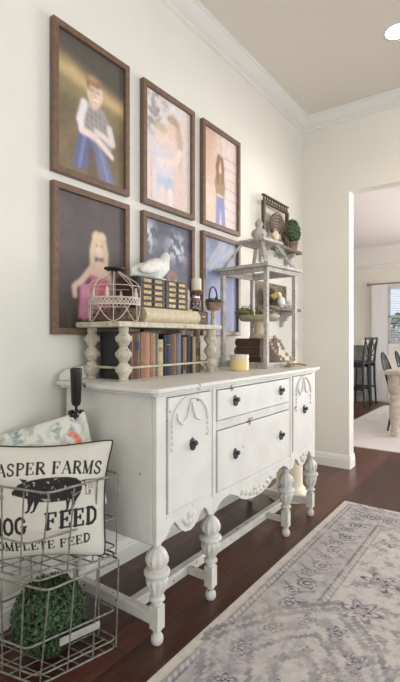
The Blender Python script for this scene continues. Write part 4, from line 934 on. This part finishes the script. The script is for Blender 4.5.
# folded umbrella
t = thing('umbrella', 'black folded umbrella standing handle up behind the floral pillow', 'umbrella', (.232,1.138,.355))
b = NB(); lathe(b, [(.0,.526),(.014,.528),(.019,.54),(.023,.66),(.024,.668),(.020,.676),(0,.678)], seg=20); obj('handle', b, M['black'], t, True)
b = NB(); lathe(b, [(.006,0),(.006,.53)], seg=10); obj('shaft', b, M['black'], t, True)
b = NB(); lathe(b, [(.008,.02),(.02,.08),(.036,.30),(.040,.42),(.036,.475),(.032,.49),(.026,.495),(.01,.49)], seg=32, flute=(.05,.48,8,.22))
for k in range(8):
    a = 2*PI*k/8; box(b, (.024*math.cos(a)-.005,.024*math.sin(a)-.005,.488), (.024*math.cos(a)+.005,.024*math.sin(a)+.005,.508))
obj('canopy', b, M['black'], t, True)

# ------------------------------------------------------------------ rugs
p = Paint(330, 520, 0, 1.75, 0, 2.72, (198,191,188))     # x from the wall side edge, y along the room
rg = np.random.default_rng(2); n1 = p.noise(26,40,1,4); n2 = p.noise(110,170,2,2); n3 = p.noise(7,11,3); n4 = p.noise(60,95,9,3)
g1, g2, g3, g4 = (122,120,128), (150,146,152), (102,101,111), (166,150,142)
W2, H2 = 1.75, 2.72
ex = np.minimum(np.minimum(p.X, W2-p.X), np.minimum(p.Y, H2-p.Y))
p.put((ex < .022)*1.0, (204,197,188)); p.put(((ex > .07) & (ex < .29))*1.0, (170,166,169), .7)
def motif(cx, cy, r, n, c1, c2, k=.3, rot=0, op=.95):
    i0, i1 = max(0,int((cx-r*1.5)/W2*329)), min(330,int((cx+r*1.5)/W2*329)+2); j0, j1 = max(0,int((cy-r*1.5)/H2*519)), min(520,int((cy+r*1.5)/H2*519)+2)
    if i1 <= i0 or j1 <= j0: return
    X_, Y_ = p.X[j0:j1,i0:i1], p.Y[j0:j1,i0:i1]; sub = p.c[j0:j1,i0:i1]
    dx, dy = X_-cx, Y_-cy; rr = np.hypot(dx, dy); a = np.arctan2(dy, dx)+rot; rim = r*(1+k*np.cos(n*a))
    for f, c in ((1, c1), (.74, (198,191,190)), (.50, c2), (.24, (196,188,186))):
        m = np.clip((rim*f-rr)/.006+.5, 0, 1)[..., None]*op; sub[:] = sub*(1-m)+s2l(c)*m
for d, w_, c in ((.04,.006,g1),(.068,.006,g3),(.292,.008,g3),(.325,.006,g1)): p.put(np.clip((w_-np.abs(ex-d))/.004,0,1), c, .75)
tt_ = ((p.X*62+p.Y*62) % 2 < 1); p.put(((ex > .044) & (ex < .064) & tt_)*1.0, g1, .55); p.put(((ex > .297) & (ex < .32) & tt_)*1.0, g2, .6)
for k in range(28):
    y = .10+k*.098
    for x in (.18, W2-.18):
        motif(x+(.016 if k%2 else -.016), y, .046 if k%2 else .036, 8 if k%2 else 6, g1, g3, .14)
        for s_ in (-1,1):
            motif(x+s_*.072, y+.049, .019, 4, g2, g1, .3, .4); p.seg([(x,y),(x+s_*.045,y+.03),(x+s_*.07,y+.05)], .009, g1, .7)
for k in range(16):
    x = .14+k*.098; motif(x, H2-.18, .044, 8, g1, g3, .14); motif(x+.049, H2-.12, .02, 4, g2, g1); motif(x+.049, H2-.24, .02, 4, g2, g1)
def stepped(cx, cy, r, ry, bands):
    q = .014; dx, dy = np.floor(np.abs(p.X-cx)/q)*q/r, np.floor(np.abs(p.Y-cy)/q)*q/ry; d = (dx+dy)*.72+np.maximum(dx, dy)*.28
    p.put((d < 1)*1.0, (190,184,184), .6)
    for lo, hi, c in bands: p.put(((d > lo) & (d < hi))*1.0, c, .5)
B5 = ((.92,1.0,g3),(.80,.87,g1),(.55,.68,g2),(.40,.46,g3),(.12,.24,g1))
stepped(.37, 1.02, .36, .50, B5); stepped(1.25, 1.62, .34, .46, B5); stepped(.88, 2.38, .2, .26, B5)
for k in range(10): motif(.37+.2*math.cos(k*.63), 1.02+.3*math.sin(k*.63), .035, 6, g1, g3); motif(1.25+.2*math.cos(k*.63), 1.62+.28*math.sin(k*.63), .035, 6, g1, g3)
for cx, cy in ((.46,1.50),(.47,1.77),(.62,2.06),(.76,1.30),(.86,1.62),(.78,1.95),(.45,2.25),(.62,2.32),(1.05,2.1),(1.3,2.3),(1.0,1.12),(.78,.6),(1.2,.7)):
    motif(cx, cy, .068, 6, g1, g3, .36, cx*9); motif(cx, cy, .03, 6, g3, g4, .2, cx*9)
    for q_ in range(4):
        a = q_*PI/2+.6; motif(cx+.105*math.cos(a), cy+.105*math.sin(a), .02, 5, g2, g1, .3); p.seg([(cx+.06*math.cos(a),cy+.06*math.sin(a)),(cx+.1*math.cos(a+.2),cy+.1*math.sin(a+.2))], .008, g1, .7)
for k in range(520):
    cx, cy = rg.uniform(.34,1.42), rg.uniform(.1,2.39); motif(cx, cy, rg.uniform(.010,.024), int(rg.integers(3,7)), [g1,g2,g4,g3][rg.integers(4)], [g2,g3,g4][rg.integers(3)], .4, rg.uniform(0,6), .7)
p.put(np.clip((n1-.50)*4,0,1), (206,199,196), .38); p.put(np.clip((n4-.56)*9,0,1), (206,199,195), .40); p.put(np.clip((.38-n4)*9,0,1), (150,144,148), .25)
p.put(np.clip((n2-.55)*4,0,1), (150,143,145), .22); p.put(np.clip((n3-.52)*3,0,1), (198,186,178), .35)
mean = p.c.mean((0,1)); p.c = np.clip((p.c-mean)*1.35+mean, .02, 1)*.86
t = thing('area_rug', 'pale grey distressed oriental area rug on the dark wood floor', 'rug', (.655,.40,0))
pos = np.stack([p.X, p.Y, np.full(p.X.shape, .009)], -1); grid_obj('pile', p, pos, M['rug'], t, False)
b = NB(); box(b, (-.003,-.003,.0005), (W2+.003,H2+.003,.0085)); obj('binding', b, M['rugedge'], t)
p = Paint(90, 100, 0, 3.2, 0, 3.2, (214,210,210)); n1 = p.noise(12,12,5,4); p.put(np.clip((n1-.5)*3,0,1), (196,192,196), .7)
o = NB(); t = thing('dining_rug', 'pale grey rug under the dining table beyond the doorway', 'rug', (-.245,4.76,0))
grid_obj('pile', p, np.stack([p.X, p.Y, np.full(p.X.shape,.009)], -1), M['rug'], t, False); box(o, (0,0,.0005), (3.2,3.2,.0085)); obj('binding', o, M['creamc'], t)

# ------------------------------------------------------------------ dining room furniture
RG = .009
t = thing('dining_table', 'large greywashed dining table on thick turned legs past the doorway', 'table', (.40,5.44,RG))
TW, TL = 1.15, 1.9; q = 0
b = NB(); box(b, (-.04,-.04,.72), (TW+.12,TL,.765)); obj('tabletop', b, M['tableleg'], t, bevel=.008)
b = NB(); box(b, (.03,.03,.62), (TW,.055,.72)); box(b, (.03,.03,.62), (.055,TL-.1,.72)); box(b, (TW-.03,.03,.62), (TW,TL-.1,.72)); box(b, (.03,TL-.12,.62), (TW,TL-.1,.72)); obj('apron', b, M['tableleg'], t)
tl = [(0,0),(.045,0),(.05,.03),(.04,.05),(.052,.065),(.045,.09),(.04,.11),(.055,.16),(.066,.24),(.068,.32),(.058,.38),(.046,.41),(.06,.43),(.062,.46),(.05,.48),(.062,.50),(.075,.54),(.08,.58),(.08,.72),(0,.72)]
for x in (.065,TW-.03):
    for y in (.065,TL-.13):
        b = NB(); lathe(b, tl, (x,y,0), 20); obj('leg', b, M['tableleg'], t, True)
def windsor(x, y, rz, label):
    t = thing('windsor_chair', label, 'chair', (x,y,RG), rz, 'black spindle back chairs at the dining table')
    b = NB(); lathe(b, [(0,.43),(.20,.43),(.215,.44),(.215,.455),(.19,.46),(0,.45)], seg=28); obj('seat', b, M['blackwood'], t, True)
    for sx in (-1,1):
        for sy in (-1,1):
            b = NB(); tube(b, [(sx*.13,sy*.13,.435),(sx*.165,sy*.165,.22),(sx*.20,sy*.20,0)], [.012,.017,.010], 8); obj('leg', b, M['blackwood'], t, True)
    hoop = []
    for i in range(19):
        a = PI*i/18; hoop.append((-.16-.15*math.sin(a)**.8, -.205*math.cos(a), .455+.50*math.sin(a)**.75))
    b = NB(); tube(b, hoop, .011, 8); obj('back_hoop', b, M['blackwood'], t, True)
    for k in range(7):
        f_ = (k-3)/3.6; top_ = .455+.50*math.sqrt(max(0,1-f_*f_))**.75; bx = -.16-.15*math.sqrt(max(0,1-f_*f_))**.8
        b = NB(); tube(b, [(-.155,f_*.17,.455),(bx,f_*.205,top_)], .006, 6); obj('spindle', b, M['blackwood'], t, True)
    b = NB(); tube(b, [(-.165,-.165,.2),(.165,-.165,.2)], .008, 6); tube(b, [(-.165,.165,.2),(.165,.165,.2)], .008, 6); tube(b, [(0,-.165,.2),(0,.165,.2)], .008, 6); obj('stretcher', b, M['blackwood'], t, True)
windsor(.52, 5.97, .0, 'nearer black spindle back chair at the greywashed dining table'); windsor(.52, 6.72, .05, 'farther black spindle back chair at the greywashed dining table')
t = thing('bar_counter', 'white ledge over a grey panel against the dining far wall', 'counter', (0,0,0))
b = NB(); box(b, (-2.4,7.96,1.02), (-.60,8.38,1.11)); obj('top_ledge', b, M['trim'], t, bevel=.006)
b = NB(); box(b, (-2.4,8.22,0), (-.64,8.37,1.02)); obj('panel', b, M['stonegrey'], t)
def stool(x, y, rz, label):
    t = thing('bar_stool', label, 'stool', (x,y,0), rz, 'tall black bar stools by the white ledge')
    for s in (-1,1):
        b = NB(); tube(b, [(.17,s*.15,0),(.145,s*.145,.40),(.14,s*.14,.72),(.155,s*.14,.92),(.19,s*.14,1.16)], [.015,.018,.02,.018,.014], 8); obj('back_post', b, M['blackwood'], t, True)
        b = NB(); tube(b, [(-.19,s*.15,0),(-.165,s*.14,.72)], .017, 8); obj('leg', b, M['blackwood'], t, True)
    b = NB(); box(b, (-.19,-.17,.715), (.155,.17,.75)); obj('seat', b, M['blackwood'], t, bevel=.008)
    b = NB()
    for s in (-1,1): box(b, (-.17,s*.14-.01,.66), (.14,s*.14+.01,.715)); tube(b, [(-.175,s*.145,.30),(.15,s*.145,.30)], .013, 8)
    tube(b, [(-.18,-.145,.22),(-.18,.145,.22)], .013, 8); obj('rung', b, M['blackwood'], t, True)
    b = NB(); tube(b, [(.188,-.14,1.13),(.20,0,1.15),(.188,.14,1.13)], .016, 8); tube(b, [(.157,-.14,.86),(.165,0,.86),(.157,.14,.86)], .013, 8)
    tube(b, [(.16,-.13,.88),(.183,.13,1.11)], .009, 6); tube(b, [(.16,.13,.88),(.183,-.13,1.11)], .009, 6); obj('cross_back', b, M['blackwood'], t, True)
stool(-.60, 7.63, -.03, 'nearer tall black bar stool with a crossed back'); stool(-.60, 8.02, .0, 'farther tall black bar stool beside the white curtain')
# curtain, rod, blind
t = thing('curtain_rod', 'grey metal curtain rod with a finial above the dining window', 'curtain rod', (0,8.30,2.115))
M['rodm'] = mat('rod_metal', sr(150,138,126), .4, metal=.6)
b = NB(); tube(b, [(-.57,0,0),(1.2,0,0)], .012, 10); obj('rod', b, M['rodm'], t, True)
b = NB(); ball(b, (-.60,0,0), .032, 14, 10); obj('finial', b, M['rodm'], t, True)
b = NB(); box(b, (-.535,-.012,-.03), (-.52,.095,-.01)); obj('bracket', b, M['rodm'], t)
t = thing('curtain_rod', 'end of a second curtain rod beside the doorway jamb on the far wall', 'curtain rod', (-1.6,8.30,2.13))
b = NB(); tube(b, [(-.9,0,0),(.68,0,0)], .012, 10); obj('rod', b, M['rodm'], t, True); b = NB(); ball(b, (.71,0,0), .032, 14, 10); obj('finial', b, M['rodm'], t, True)
b = NB(); box(b, (.60,-.012,-.03), (.615,.095,-.01)); obj('bracket', b, M['rodm'], t)
b = NB(); n = 90; xs = [-.545+.285*i/n for i in range(n+1)]; pl = [(x, 8.30+.022*math.sin(i*.75)) for i, x in enumerate(xs)]
pl2 = [(x, y+.004) for x, y in reversed(pl)]; prism(b, pl+pl2, .03, 2.10, 'z')
o = obj('curtain', b, M['curtain'], None, True); tag(o, 'white floor length curtain left of the dining window', 'curtain')
t = thing('window_blind', 'white slatted blind hanging in the dining window', 'blind', (0,FY-.005,0))
b = NB()
for k in range(24):
    z = 1.06+k*.041; mt = Matrix.Translation((0,0,z)) @ Matrix.Rotation(R(12 if k > 6 else 40),4,'X'); box(b, (WX0+.03,-.022,-.0015), (WX1-.03,.022,.0015), mtx=mt)
o = obj('slats', b, M['blind'], t)
b = NB(); box(b, (WX0+.02,-.03,WZ1-.05), (WX1-.02,.02,WZ1)); obj('headrail', b, M['blind'], t)
# greenery outside the far window
t = thing('garden_shrub', 'leafy green shrub outside the dining window', 'shrub', (.1,11.2,-.2))
b = NB(); leaves(b, 900, .10, on_ball((0,0,1.35), (1.3,.6,.75)), random.Random(41)); obj('foliage', b, mat('garden_leaf', sr(110,140,120), .8, noise=sr(160,180,165), scale=6), t)
b = NB(); tube(b, [(0,0,0),(.05,0,1.3)], .06, 8); obj('stem', b, M['twig'], t, True)
b = NB(); box(b, (-4,8.7,-.28), (5,14,-.2)); struct('ground', b, mat('garden_ground', sr(150,160,140), .9))
